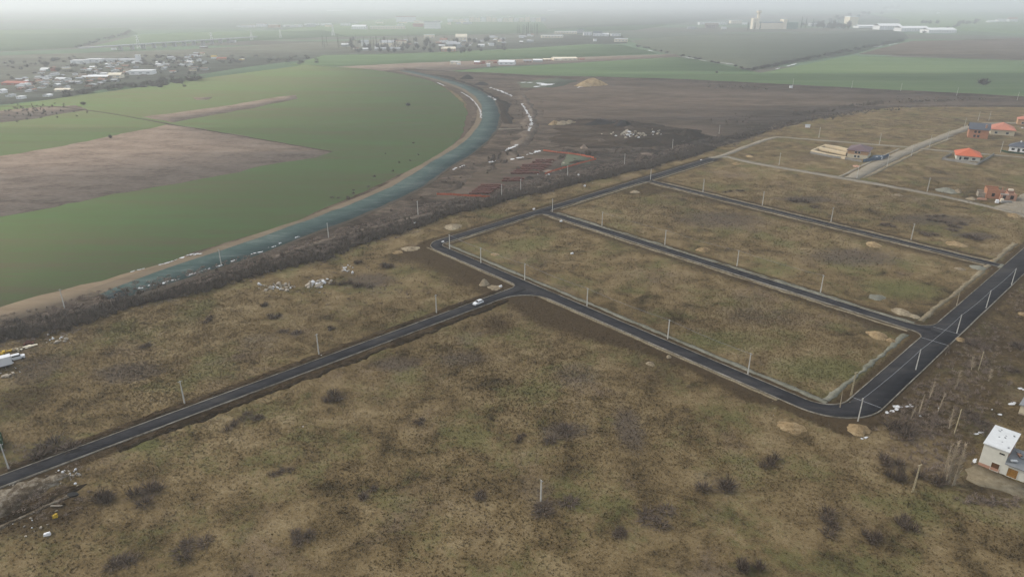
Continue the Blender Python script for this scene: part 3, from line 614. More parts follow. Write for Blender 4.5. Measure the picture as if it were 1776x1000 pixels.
belt('scrub_thicket', 'thicket_twigs', 1500, -3.5, 5.5, 1.4, 2.8, 2.0, 4.4, 46, 0.15)
belt('scrub_thicket', 'thicket_twigs', 700, 4, 16, 1.0, 2.4, 1.0, 3.0, 34, 0.15, clump=0.1)
belt('dead_weeds', 'weed_stems', 2600, 3, 24, 0.9, 2.2, 0.5, 1.5, 26, 0.13)
belt('dead_weeds', 'weed_stems', 500, -7, -2, 0.6, 1.4, 0.3, 0.9, 20, 0.12, clump=0.3)
def scrub_row(V, pts, n, half, rmin, rmax, hh, tw=44, wd=.17, seed=1):
    P = smooth_path(GV(pts), 6); r = random.Random(seed)
    for _ in range(n):
        t = r.random()
        if math.sin(t * 23 + seed) + .8 * math.sin(t * 57) < -.9: continue
        (x, y), (nx, ny) = path_point(P, t); d = r.gauss(0, half); twigs(V, r, x + nx * d, y + ny * d, -.1, rmin + (rmax - rmin) * r.random(), hh * (.6 + .6 * r.random()), tw, wd)
V = []
scrub_row(V, [(1380, 199), (1420, 194), (1470, 186), (1500, 182), (1540, 177)], 170, 3.5, 1.8, 3.2, 3.2, seed=2)
scrub_row(V, [(1560, 178), (1600, 176), (1650, 175), (1680, 173), (1710, 172)], 80, 3, 1.5, 2.8, 2.6, seed=3)
scrub_row(V, [(1195, 262), (1225, 250), (1260, 240), (1310, 232)], 120, 4, 1.6, 3.0, 3.4, seed=4)
scrub_row(V, [(1400, 208), (1440, 203), (1500, 192), (1560, 190)], 110, 4, 1.4, 2.4, 1.8, seed=5)
scrub_row(V, [(1230, 152), (1280, 150), (1330, 155)], 60, 7, 2, 3.2, 2, seed=6)
scrub_row(V, [(1370, 215), (1410, 207), (1450, 203)], 40, 3, 1.4, 2.4, 2.2, seed=8)
props(tri_obj('scrub_thicket', V, 'thicket_twigs'), kind='stuff')
V = []
scrub_row(V, [(1240, 254), (1300, 238), (1350, 222), (1410, 206), (1480, 195), (1560, 186), (1700, 184)], 420, 6, 1.2, 2.6, 1.2, 26, .15, seed=7)
props(tri_obj('dead_weeds', V, 'weed_stems'), kind='stuff')
# loose scrub on the building site and beside the estate
V = []; r = random.Random(5)
for u, v, ru, rv, nb, hh in [(1640, 172, 140, 5, 20, 1.8), (760, 300, 70, 40, 60, 1.6), (860, 275, 24, 9, 26, 3.4), (1180, 238, 30, 9, 30, 2.2), (1075, 213, 14, 4, 9, 2.4), (900, 200, 30, 40, 40, 1.4), (1250, 150, 40, 6, 25, 2), (660, 345, 60, 18, 50, 1.5), (1000, 265, 40, 8, 30, 1.5), (1100, 262, 60, 10, 45, 1.6), (60, 195, 75, 14, 70, 3), (1280, 210, 50, 12, 30, 1.5)]:
    for _ in range(nb):
        x, y = G(u + r.gauss(0, .5) * ru, v + r.gauss(0, .5) * rv)
        if seg_dist(np.array([x]), np.array([y]), road_cl)[0] < 17: continue
        twigs(V, r, x, y, -0.1, 1.3 + 1.4 * r.random(), hh * (0.6 + 0.6 * r.random()), 40, 0.17)
props(tri_obj('scrub_thicket', V, 'thicket_twigs'), kind='stuff')
V = []
for u, v, ru, rv, nb, hh in [(1480, 212, 110, 10, 60, 0.8), (1640, 690, 90, 70, 260, 1.7), (1700, 610, 70, 60, 180, 1.5), (1600, 740, 80, 40, 120, 1.6), (1700, 800, 70, 30, 0, 1.2), (1640, 790, 60, 40, 80, 1.3), (1720, 870, 60, 12, 50, 1.1), (1750, 500, 40, 50, 70, 1.3), (640, 500, 120, 40, 60, .9), (60, 800, 90, 40, 60, 1.0), (70, 870, 80, 30, 50, .9)]:
    for _ in range(nb):
        x, y = G(u + r.gauss(0, .5) * ru, v + r.gauss(0, .5) * rv)
        if on_any_road(np.array([x]), np.array([y]), 1.5)[0]: continue
        twigs(V, r, x, y, -0.15, 0.8 + 0.9 * r.random(), hh * (0.6 + 0.6 * r.random()), 26, 0.06)
props(tri_obj('dead_weeds', V, 'weed_stems'), kind='stuff')

# ------------------------------------------------------------------ single bare shrubs
shrub_meshes = []
for k in range(5):
    V = []; r = random.Random(40 + k); tops = 3 + k % 3
    for j in range(tops):
        twigs(V, r, r.gauss(0, .45), r.gauss(0, .45), 0, 0.85, 1.0 * (0.75 + .4 * r.random()), 560 // tops, 0.024, upright=0.25)
    me = tri_obj('bare_shrub', V, 'shrub_twigs'); shrub_meshes.append(me.data); bpy.data.objects.remove(me)
shrubs = [(563, 694, 2.3, 2.0, 'dark rounded bare shrub in dry grass below the left asphalt road, second pole'), (250, 868, 2.6, 2.4, 'wide dark bare shrub left of centre in the foreground meadow'),
 (182, 862, 1.9, 2.6, 'narrow dark bare shrub just right of the open drain hole'), (1240, 845, 2.7, 2.6, 'largest lone bare shrub in the meadow below the two sand piles'),
 (1436, 900, 2.1, 2.2, 'brown twiggy bush at lower right, leftmost of three in a loose row'), (1500, 925, 1.6, 2.4, 'slim brown bush at lower right, lowest of three in a loose row'), (1571, 905, 1.7, 2.6, 'brown twiggy bush at lower right, nearest to the lattice pole'),
 (670, 463, 2.9, 2.4, 'round dark bush beside the rubble line left of the scraped field'), (630, 497, 2.8, 2.0, 'low dark shrub just right of the white rubble heap'), (600, 492, 2.6, 2.2, 'twiggy shrub touching the right end of the white rubble heap'), (627, 455, 1.9, 1.8, 'small shrub at the far end of the white stone line'),
 (472, 548, 2.0, 1.8, 'dark shrub on the left field, right one of a near pair'), (460, 530, 1.6, 2.0, 'thin upright shrub on the left field behind a rounder one'), (505, 575, 3.0, 1.2, 'broad reddish bramble patch above the second road pole'),
 (364, 552, 1.8, 1.3, 'small low shrub on the left field near the scrub belt'), (570, 572, 1.4, 1.2, 'small shrub left of the pole next to the car'), (108, 778, 3.4, 2.4, 'large dark bramble above the asphalt road near the left edge'), (255, 600, 2.0, 1.2, 'grey shrub in the grey weeds of the left field'),
 (1302, 988, 1.6, 3.0, 'tall dark shrub at the bottom edge right of centre'), (1340, 800, 1.5, 2.4, 'upright brown sapling bush under the left sand pile'), (1535, 792, 2.2, 2.0, 'grey brown shrub below the snow streaks'), (1546, 825, 1.6, 3.0, 'tall thin bush left of the lattice pole'),
 (1568, 745, 3.4, 2.8, 'big dark thicket bush right of the corner sand pile'), (1612, 830, 2.0, 2.8, 'dark bush right of the lattice pole'), (1690, 725, 2.6, 1.6, 'grey dead weeds bush left of the white building'), (1750, 637, 2.2, 1.4, 'low dark shrub at the right edge above the snow spots'),
 (1700, 600, 2.6, 1.6, 'dark shrub behind the wooden pole on the right slope'), (1768, 600, 2.4, 2.2, 'dark shrub at the right edge of the slope'), (966, 752, 3.0, 1.1, 'flat dark shrub in the middle of the meadow'), (900, 762, 1.0, 1.0, 'tiny dark shrub in the middle of the meadow'),
 (515, 920, 2.2, 1.2, 'low dark shrub at the lower left of the meadow'), (1150, 890, 2.6, 1.3, 'low brown shrub at the lower centre of the meadow'), (1078, 925, 1.5, 0.9, 'little flat shrub at the bottom centre of the meadow'), (965, 880, 3.2, 1.2, 'low dark weeds round the lone meadow post'),
 (480, 820, 1.3, .9, 'small tuft like shrub at left of the meadow'), (720, 730, 1.2, .9, 'small dark shrub above the meadow centre'), (345, 945, 2.6, 1.3, 'dark reddish bramble at bottom left of the meadow'), (210, 970, 2.4, 1.0, 'reddish low shrub near the bottom left corner'), (440, 720, 1.9, 1.0, 'low shrub under the left asphalt road'), (400, 740, 1.8, 1.2, 'dark low shrub under the left asphalt road, farther left'),
 (1398, 352, 3.0, 2.6, 'largest of the dark bushes on the far estate plot'), (1375, 346, 2.0, 1.8, 'dark bush left of the largest one on the far estate plot'), (1690, 412, 3.0, 2.2, 'dark bush above the pale sand patch by the third street'), (1650, 395, 3.0, 1.6, 'spreading dark bush on the plot below the gravel street'), (1620, 383, 2.4, 1.8, 'dark bush at the middle of the plot below the gravel street'), (1600, 402, 3.0, 1.2, 'low dark bush right of the third street pole'), (1412, 360, 1.4, 1, 'small dark bush below the largest one on the far plot'),
 (1285, 331, 1.8, .9, 'flat dark bush on the far plot near the middle street pole'), (1262, 332, 1.8, .9, 'flat dark bush beside the far street, left of another'), (1630, 375, 2.4, 1.4, 'dark bush touching the plot centre thicket'), (1660, 388, 2.0, 1.2, 'dark bush in front of the plot centre thicket'), (1545, 392, 2.0, 1.2, 'low bush above the third street'), (830, 860, 1.4, .8, 'small low weed shrub at the meadow centre bottom'), (640, 855, 1.6, .9, 'low weed shrub left of the meadow centre bottom')]
for i, (u, v, rad, h, lab) in enumerate(shrubs):
    o = bpy.data.objects.new('bare_shrub', shrub_meshes[i % 5]); COL.objects.link(o); x, y = G(u, v); o.location = (x, y, -0.15)
    big = 1.45 if v > 640 else (1.7 if v < 420 else 1.2); o.scale = (rad * big * 1.1, rad * big * (0.8 + 0.4 * rng.random()), h * (1.2 if v > 640 else 1)); o.rotation_euler = (0, 0, rng.random() * 6.28); props(o, lab, 'shrub', 'bare shrubs in the dry meadow')

# ------------------------------------------------------------------ trees
def bare_tree(name, u, v, h, rad, lab, mat='tree_twigs', bark='pale_bark', n=260, up=0.72, group=None, stems=1, wd=0.05):
    x, y = G(u, v); o = empty(name, (x, y, -0.15), rng.random() * 6, lab, 'tree', group); r = random.Random(int(u * 7 + v)); m = MB(); V = []
    for s in range(stems):
        bx, by = (r.gauss(0, .5) if stems > 1 else 0), (r.gauss(0, .5) if stems > 1 else 0); tx, ty = bx * 2.2 + r.gauss(0, .3), by * 2.2 + r.gauss(0, .3); hh = h * (0.8 + .25 * r.random() if stems > 1 else 1)
        m.tube((bx, by, -.1), ((bx + tx) / 2, (by + ty) / 2, hh * .5), 0.16, 0.10, 6); m.tube(((bx + tx) / 2, (by + ty) / 2, hh * .5), (tx, ty, hh * .95), 0.10, 0.03, 5)
        for _ in range(n // stems):
            f = 0.12 + 0.85 * r.random(); px, py, pz = bx + (tx - bx) * f, by + (ty - by) * f, hh * f; a = r.random() * 6.283; L = rad * (0.35 + .75 * r.random()) * (1.1 - 0.7 * f)
            dz = L * up * (0.8 + .6 * r.random()) * 1.6; q = wd * (.5 + .8 * r.random()); t = r.random() * 6.28
            V += [(px - math.cos(t) * q, py - math.sin(t) * q, pz), (px + math.cos(t) * q, py + math.sin(t) * q, pz), (px + math.cos(a) * L, py + math.sin(a) * L, min(pz + dz, hh * 1.03))]
    m.build('trunk', bark, o); tri_obj('crown', V, mat, o); return o
bare_tree('bare_poplar', 1650, 840, 11.5, 1.5, 'bare pale poplar clump with upright stems left of the white building', n=800, stems=7, wd=.085)
bare_tree('bare_poplar', 1638, 836, 8.5, 1.0, 'smaller pale sapling clump left of the poplar clump', n=260, stems=4, wd=.07)
bare_tree('bare_tree', 1594, 716, 6.5, 0.8, 'thin bare tree with pale trunk beside the snow streaks', n=120)
bare_tree('bare_tree', 1580, 725, 4.5, 0.7, 'short bare tree with pale trunk above the dark bush', n=90)
bare_tree('bare_tree', 1627, 712, 6.0, 0.9, 'thin bare tree right of the snow streaks', n=100)
bare_tree('bare_tree', 1457, 706, 6.5, 0.25, 'thin dead tree stem at the inner road corner, left of the lattice pole', n=60)
bare_tree('bare_tree', 1659, 530, 7.5, 0.25, 'slender tree stem by the gravel verge near the junction', n=50)
for tu, tv, th, tl in ((1612, 690, 5.5, 'thin pale leafless tree rising from the tangle above the snow streaks'), (1660, 668, 5.0, 'thin leafless tree in the brown tangle between road and cream shed'), (1685, 640, 4.5, 'leafless sapling beside the wooden pole on the slope'), (1715, 660, 4.0, 'leafless sapling near the right edge above the shed'), (1646, 742, 6.0, 'thin leafless tree next to the yellowish wooden pole')): bare_tree('bare_tree', tu, tv, th, 1.3, tl, n=150, wd=.05)
bare_tree('bare_tree', 1640, 615, 4.5, 1.6, 'small twiggy tree on the slope right of the junction', n=160, mat='shrub_twigs', bark='tree_bark')

# far trees and groves: each tree one small mesh
far_tree_mesh = []
for k in range(4):
    V = []; r = random.Random(90 + k); twigs(V, r, 0, 0, 0.12, 0.55, 0.95, 170, 0.045, upright=.25)
    for t in range(3): a = t * 2.09; V += [(0.05 * math.cos(a), .05 * math.sin(a), 0), (.05 * math.cos(a + 2.09), .05 * math.sin(a + 2.09), 0), (0, 0, .6)]
    o = tri_obj('far_tree', V, 'far_twigs'); far_tree_mesh.append(o.data); bpy.data.objects.remove(o)
pop_mesh = []
for k in range(3):
    V = []; r = random.Random(190 + k)
    for _ in range(160):
        f = r.random() * .9; a = r.random() * 6.28; L = .16 * (1.1 - f) + .02; t = r.random() * 6.28; q = .02
        V += [(math.cos(t) * q, math.sin(t) * q, f), (-math.cos(t) * q, -math.sin(t) * q, f), (math.cos(a) * L, math.sin(a) * L, f + .15)]
    o = tri_obj('poplar', V, 'far_twigs'); pop_mesh.append(o.data); bpy.data.objects.remove(o)
con_mesh = []
for k in range(2):
    V = []; r = random.Random(290 + k)
    for _ in range(260):
        f = r.random() ** .8; a = r.random() * 6.28; L = .2 * (1.02 - f) + .01; t = r.random() * 6.28; q = .035
        V += [(math.cos(t) * q + math.cos(a) * L * .4, math.sin(t) * q + math.sin(a) * L * .4, f * .95 + .05), (-math.cos(t) * q + math.cos(a) * L * .4, -math.sin(t) * q + math.sin(a) * L * .4, f * .95), (math.cos(a) * L, math.sin(a) * L, f * .95)]
    o = tri_obj('conifer', V, 'evergreen'); con_mesh.append(o.data); bpy.data.objects.remove(o)
mass = []
def ftree_mass(u, v, wpx, hpx, z=-1.2):
    x, y = G(u, v, z); k = mpp(u, v); r = random.Random(int(u * 31 + v * 17)); twigs(mass, r, x, y, z - .1, wpx * k * .55, hpx * k, 60, wpx * k * .05, upright=.25)
def ftree(u, v, wpx, hpx, lab, group, meshes=far_tree_mesh, name='far_tree', z=-1.2):
    o = bpy.data.objects.new(name, rng.choice(meshes)); COL.objects.link(o); x, y = G(u, v, z); k = mpp(u, v); o.location = (x, y, z - .1)
    o.scale = (wpx * k, wpx * k, hpx * k * 1.05); o.rotation_euler = (0, 0, rng.random() * 6.28); return props(o, lab, 'tree', group)
ftree(1705, 148, 26, 13, 'lone round dark tree standing in the green field at upper right', None)
ftree(708, 184, 12, 6, 'single small bush alone in the middle of the curved wheat field', None, z=-.3); ftree(145, 182, 12, 6, 'single dark bush on the wheat field near its upper left corner', None, z=-.3)
ftree(1243, 127, 7, 4, 'tiny dark bush on the bright green field at top centre', None)
ftree(335, 140, 44, 10, 'dark clump of trees at the upper edge of the wheat field', None, z=-.5); ftree(192, 240, 8, 7, 'little shrub on the bare brown patch', None, z=-.3)
for i in range(46):                                            # bare wood along the upper edge of the wheat field
    t = rng.random(); ftree(110 + 240 * t + rng.gauss(0, 4), 166 - 28 * t + rng.gauss(0, 2), 14 + 8 * rng.random(), 6 + 3 * rng.random(), 'bare tree of the dark row along the upper edge of the wheat field', 'trees edging the wheat field')
for i in range(110): ftree_mass(5 + 355 * rng.random(), 100 + 52 * rng.random() ** 1.2, 10, 4 + 3 * rng.random())
for i in range(22):
    ftree(20 + 330 * rng.random(), 105 + 45 * rng.random(), 12, 5 + 3 * rng.random(), 'bare garden tree among the houses of the left village', 'garden trees in the left village')
for i in range(60): ftree_mass(600 + 280 * rng.random(), 70 + 22 * rng.random(), 9, 6 + 4 * rng.random())
for i in range(36):
    ftree(600 + 250 * rng.random(), 72 + 20 * rng.random(), 10, 7 + 4 * rng.random(), 'bare garden tree among the houses of the middle village', 'garden trees in the middle village')
for i in range(30):
    ftree(560 + 180 * rng.random(), 80 + rng.random() * 8, 4 + 3 * rng.random(), 14 + 9 * rng.random(), 'tall bare poplar rising over the middle village', 'poplars in the middle village', pop_mesh, 'poplar')
for i in range(16):
    ftree(895 + 45 * rng.random(), 58 + 5 * rng.random(), 4 + 3 * rng.random(), 13 + 6 * rng.random(), 'tall bare poplar right of the cream village block', 'poplar stand right of the village', pop_mesh, 'poplar')
for u, v, h in [(1297, 54, 16), (1318, 52, 14), (1389, 50, 19), (1397, 49, 17), (1409, 49, 15), (1366, 50, 14), (1440, 50, 14), (1447, 50, 15), (1452, 49, 12)]:
    ftree(u, v, 8, h, 'dark conifer standing by the silo works', 'conifers at the silo works', con_mesh, 'conifer')
for i in range(22):
    ftree(1415 + 60 * rng.random(), 46 + 5 * rng.random(), 10, 7 + 4 * rng.random(), 'grey leafless tree between the silo works and the cream block', 'trees right of the silo works')
for i in range(34):
    t = rng.random(); ftree(1390 + 180 * t, 46 - 35 * t + rng.gauss(0, 2.0), 9, 4 + 2 * rng.random(), 'hazy tree of the far line climbing to the horizon', 'far tree line toward the horizon')
for i in range(62):                                            # ditch hedges between the far fields
    t = rng.random(); ftree(1305 + 265 * t, 121 - 50 * t + rng.gauss(0, .6), 11 + 5 * rng.random(), 3 + 2.5 * rng.random(), 'bush of the dark hedge along the diagonal ditch at upper right', 'bushes of the diagonal ditch hedge', z=-1.1)
for i in range(26):
    t = rng.random(); ftree(1100 + 200 * t, 80 + 41 * t + rng.gauss(0, .7), 9, 2.2 + 1.5 * rng.random(), 'low bush along the ditch left of the far field corner', 'bushes of the far ditch', z=-1.1)
for i in range(20):
    t = rng.random(); ftree(1590 + 110 * t, 60 - 24 * t + rng.gauss(0, 1), 9, 3 + 1.5 * rng.random(), 'hazy bush on the ditch behind the long greenhouses', 'bushes behind the greenhouses')
for u in (1600, 1605, 1612, 1625, 1664, 1670, 1690): ftree(u, 42, 9, 7, 'hazy tree behind the long greenhouses', 'trees behind the greenhouses')
for i in range(24):
    t = rng.random(); ftree(130 + 95 * t, 84 - 26 * t + rng.gauss(0, 1), 10, 4, 'hazy bush along the dark diagonal ditch at upper left', 'bushes of the upper left ditch')
for i in range(70): ftree_mass(220 + 330 * rng.random(), 98 + 14 * rng.random(), 12, 4 + 2 * rng.random())
props(tri_obj('far_scrub', mass, 'far_twigs'), kind='stuff')

# ------------------------------------------------------------------ poles and cables
def power_pole(h=7.3):
    o = empty('power_pole', (0, 0, 0)); m = MB(); m.box((0, 0, h / 2 - .2), (0.36, 0.28, h + .4), taper=.62); m.build('post', 'pole_concrete', o)
    m = MB(); m.box((0, 0.12, h - .35), (1.0, .09, .10)); m.build('crossarm', 'steel', o)
    for sx in (-.42, .42): m = MB(); m.tube((sx, .12, h - .30), (sx, .12, h - .12), .05, .03, 6); m.build('insulator', 'pole_concrete', o)
    return o
pole0 = power_pole(); pole_used = [False]; tops = {}
def pole(u, v, rz, lab, group, h=7.3, lean=0.0):
    o = copy_tree(pole0) if pole_used[0] else pole0; pole_used[0] = True
    x, y = G(u, v); o.location = (x, y, -.15); o.rotation_euler = (lean, 0, rz); k = h / 7.3; o.scale = (1 if k > .9 else .9, 1, k)
    for c in o.children: c.name = c.name.split('.')[0] if False else c.name
    tops[(u, v)] = (x, y, h - .3); return props(o, lab, 'power pole', group)
ordn = ['first', 'second', 'third', 'fourth', 'fifth', 'sixth', 'seventh']
a1, a2 = R(-46), R(44)
for (u, v), lab in zip([(757, 542), (553, 613), (320, 698), (15, 812)], ['pale concrete power pole left of the white car by the asphalt road', 'concrete pole on the left road, second going left from the white car', 'concrete pole on the left road, third going left from the white car', 'leaning concrete pole by the left road at the picture edge, next to the green panel']):
    pole(u, v, a2, lab, 'power poles along the left road')
for i, p in enumerate([(780, 432), (834, 456), (910, 485), (1018, 530), (1158, 587), (1297, 648)]):
    pole(*p, a1, ['concrete pole at the sharp left road bend beside the scrub', 'concrete pole just below the sharp left road bend', 'concrete pole facing the T junction near the car', 'concrete pole on the lower diagonal street, first past the T junction', 'concrete pole on the lower diagonal street, halfway to the right bend', 'concrete pole on the lower diagonal street, last before the right bend'][i], 'power poles along the lower diagonal street')
for i, p in enumerate([(1488, 729), (1588, 641), (1659, 578), (1710, 534), (1754, 494)]):
    pole(*p, a2, ['concrete pole standing by the round sand pile at the right road bend', 'concrete pole on the outer side of the right road, first above the bend', 'concrete pole facing the junction on the right road', 'concrete pole on the right road, first above its junction', 'concrete pole on the right road, highest one in view'][i], 'power poles along the wide right road')
for i, p in enumerate([(958, 367), (1128, 312)]): pole(*p, a2, ['concrete pole at the far end of the middle street', 'concrete pole at the far end of the third street'][i], 'power poles along the scrub belt road')
for i, p in enumerate([(1044, 391), (1153, 424), (1278, 461), (1423, 506)]): pole(*p, a1, ordn[i] + ' concrete pole down the middle street from its scrub end', 'power poles along the middle street')
for i, p in enumerate([(1219, 333), (1322, 356), (1441, 385), (1580, 415)]): pole(*p, a1, ordn[i] + ' concrete pole down the third street from its scrub end', 'power poles along the third street', 8.0)
for i, p in enumerate([(1351, 286), (1608, 332)]): pole(*p, a1, ['concrete pole beside the gravel street below the half built cream house', 'concrete pole beside the gravel street left of the roofless brick house'][i], 'power poles in the gravel estate', 8.5)
for i, p in enumerate([(1420, 239), (1525, 250), (1735, 265)]): pole(*p, a1, ['concrete pole on the upper gravel lane, left of the plum roofed house', 'concrete pole on the upper gravel lane above the blue sheet yard', 'concrete pole between the orange roofed and white houses'][i], 'power poles in the gravel estate', 8.8)
for i, p in enumerate([(1486, 309), (1538, 289), (1580, 272), (1612, 254), (1642, 244), (1672, 222), (1696, 210), (1715, 209)]):
    pole(*p, a2, ['concrete pole where the wide gravel street meets the lower one', 'concrete pole beside the blue sheeted yard', 'concrete pole below the gravel crossroads', 'concrete pole just above the gravel crossroads', 'concrete pole left of the two storey brick house', 'concrete pole at the top of the gravel street', 'concrete pole behind the slate roofed brick house', 'concrete pole behind the salmon roofed house'][i], 'power poles in the gravel estate', 8.8)
for i, p in enumerate([(112, 533), (384, 460), (570, 412), (725, 372), (870, 341), (903, 332), (984, 307), (1083, 285), (1166, 258), (1247, 232)]):
    pole(*p, a2, ['grey pole on the sandy dirt track at left', 'grey pole at the near end of the blue grey roadbed', 'grey pole in the weeds between roadbed and scrub belt', 'grey pole left of the orange netting', 'grey pole just below the rust coloured rows', 'grey pole right of the rust coloured rows', 'grey pole near the right end of the orange netting', 'grey pole on the scrub belt below the rubble bank', 'grey pole below the dark spoil bank', 'grey pole at the end of the scrub belt'][i], 'old poles along the scrub belt', 7.6)
for i, p in enumerate([(1375, 149), (1477, 153), (1562, 158), (1659, 166), (1764, 174)]):
    pole(*p, 0, ordn[i] + ' pale pole from the left in the row edging the upper right field', 'poles edging the upper right field', 9.5)
pole(938, 868, a1, 'lone thin concrete post standing in the foreground meadow', None, 6.0)
def cables(name, P, lab, n=2, dx=.42, sag=.5, rad=.028):
    m = MB(); T = [tops[p] for p in P]
    for a, b in zip(T, T[1:]):
        d = math.dist(a[:2], b[:2]) or 1; nx, ny = -(b[1] - a[1]) / d, (b[0] - a[0]) / d
        for s in ([-dx, dx] if n == 2 else [0]):
            q = [(a[0] + (b[0] - a[0]) * t / 8 + nx * s, a[1] + (b[1] - a[1]) * t / 8 + ny * s, a[2] + (b[2] - a[2]) * t / 8 - sag * 4 * (t / 8) * (1 - t / 8)) for t in range(9)]
            for c, e in zip(q, q[1:]): m.tube(c, e, rad, rad, 4)
    return props(m.build(name, 'cable'), lab, 'power cable', 'overhead cables of the estate')
cables('overhead_cable', [(1488, 729), (1588, 641), (1659, 578), (1710, 534), (1754, 494)], 'grey overhead cables above the wide right asphalt road', n=1, rad=.042)
cables('overhead_cable', [(780, 432), (834, 456), (910, 485), (1018, 530), (1158, 587), (1297, 648)], 'thin overhead cables along the lower diagonal street', n=1, rad=.035)
cables('overhead_cable', [(1044, 391), (1153, 424), (1278, 461), (1423, 506)], 'thin overhead cables along the middle street', n=1, rad=.035)

def wood_pole(u, v, h, rz, lab, mat='old_wood', lattice=False):
    x, y = G(u, v); o = empty('lattice_pole' if lattice else 'wooden_pole', (x, y, -.15), rz, lab, 'pole'); m = MB()
    if lattice:                                               # slotted pole: two legs with rungs
        for s in (-1, 1): m.tube((s * .28, 0, 0), (s * .13, 0, h), .10, .07, 5)
        for k in range(1, int(h / .7)): f = k * .7 / h; m.box((0, 0, k * .7), (.56 - .28 * f, .10, .12))
        m.build('post', mat, o); m = MB(); m.box((0, 0, h + .05), (1.1, .16, .14)); m.build('crossarm', mat, o)
    else:
        m.tube((0, 0, 0), (0, 0, h), .15, .10, 7); m.build('post', mat, o); m = MB(); m.box((0, .1, h - .4), (.9, .08, .1)); m.build('crossarm', mat, o)
wood_pole(1583, 852, 7.6, .4, 'yellowish lattice power pole in the lower right meadow', lattice=True)
wood_pole(1476, 685, 7.6, .4, 'yellowish lattice power pole at the inner corner of the road bend', lattice=True)
wood_pole(1655, 752, 7.8, .8, 'yellowish wooden pole left of the white building')
wood_pole(1697, 641, 6.6, .8, 'wooden pole on the scrubby slope right of the road')

# lattice pylons far left
for i, (u, v, h) in enumerate([(241, 84, 21), (368, 75, 18), (437, 70, 15), (487, 66, 13), (578, 62, 17)]):
    x, y = G(u, v, -1.3); k = mpp(u, v) * h; o = empty('pylon', (x, y, -1.3), .6, ordn[i] + ' hazy lattice pylon from the left beyond the left village', 'pylon', 'pylons beyond the left village'); m = MB(); b = k * .13
    for sx in (-1, 1):
        for sy in (-1, 1): m.tube((sx * b, sy * b, 0), (sx * b * .2, sy * b * .2, k), k * .012, k * .01, 4)
    for q in range(5):
        f0, f1 = q / 5, (q + 1) / 5; r0, r1 = b * (1 - .8 * f0), b * (1 - .8 * f1)
        for sx in (-1, 1): m.tube((-r0, sx * r0, k * f0), (r1, sx * r1, k * f1), k * .007, k * .007, 4); m.tube((sx * r0, -r0, k * f0), (sx * r1, r1, k * f1), k * .007, k * .007, 4)
    m.build('mast', 'far_white', o); m = MB()
    for f, l in ((.98, .28), (.82, .36), (.66, .3)): m.box((0, 0, k * f), (k * l, k * .02, k * .02))
    m.build('crossarm', 'far_white', o)
# viaduct
ra, rb = G(205, 88, -1.3), G(405, 74, -1.3); L = math.dist(ra, rb); o = empty('viaduct', (*ra, -1.3), math.atan2(rb[1] - ra[1], rb[0] - ra[0]), 'long low hazy viaduct beyond the left village', 'viaduct')
m = MB(); m.box((L / 2, 0, 11), (L * 1.5, 14, 2.2)); m.build('deck', 'far_grey', o)
for k in range(12): m = MB(); m.box((L * (.02 + .085 * k), 0, 5), (5, 10, 10)); m.build('pier', 'far_grey', o)

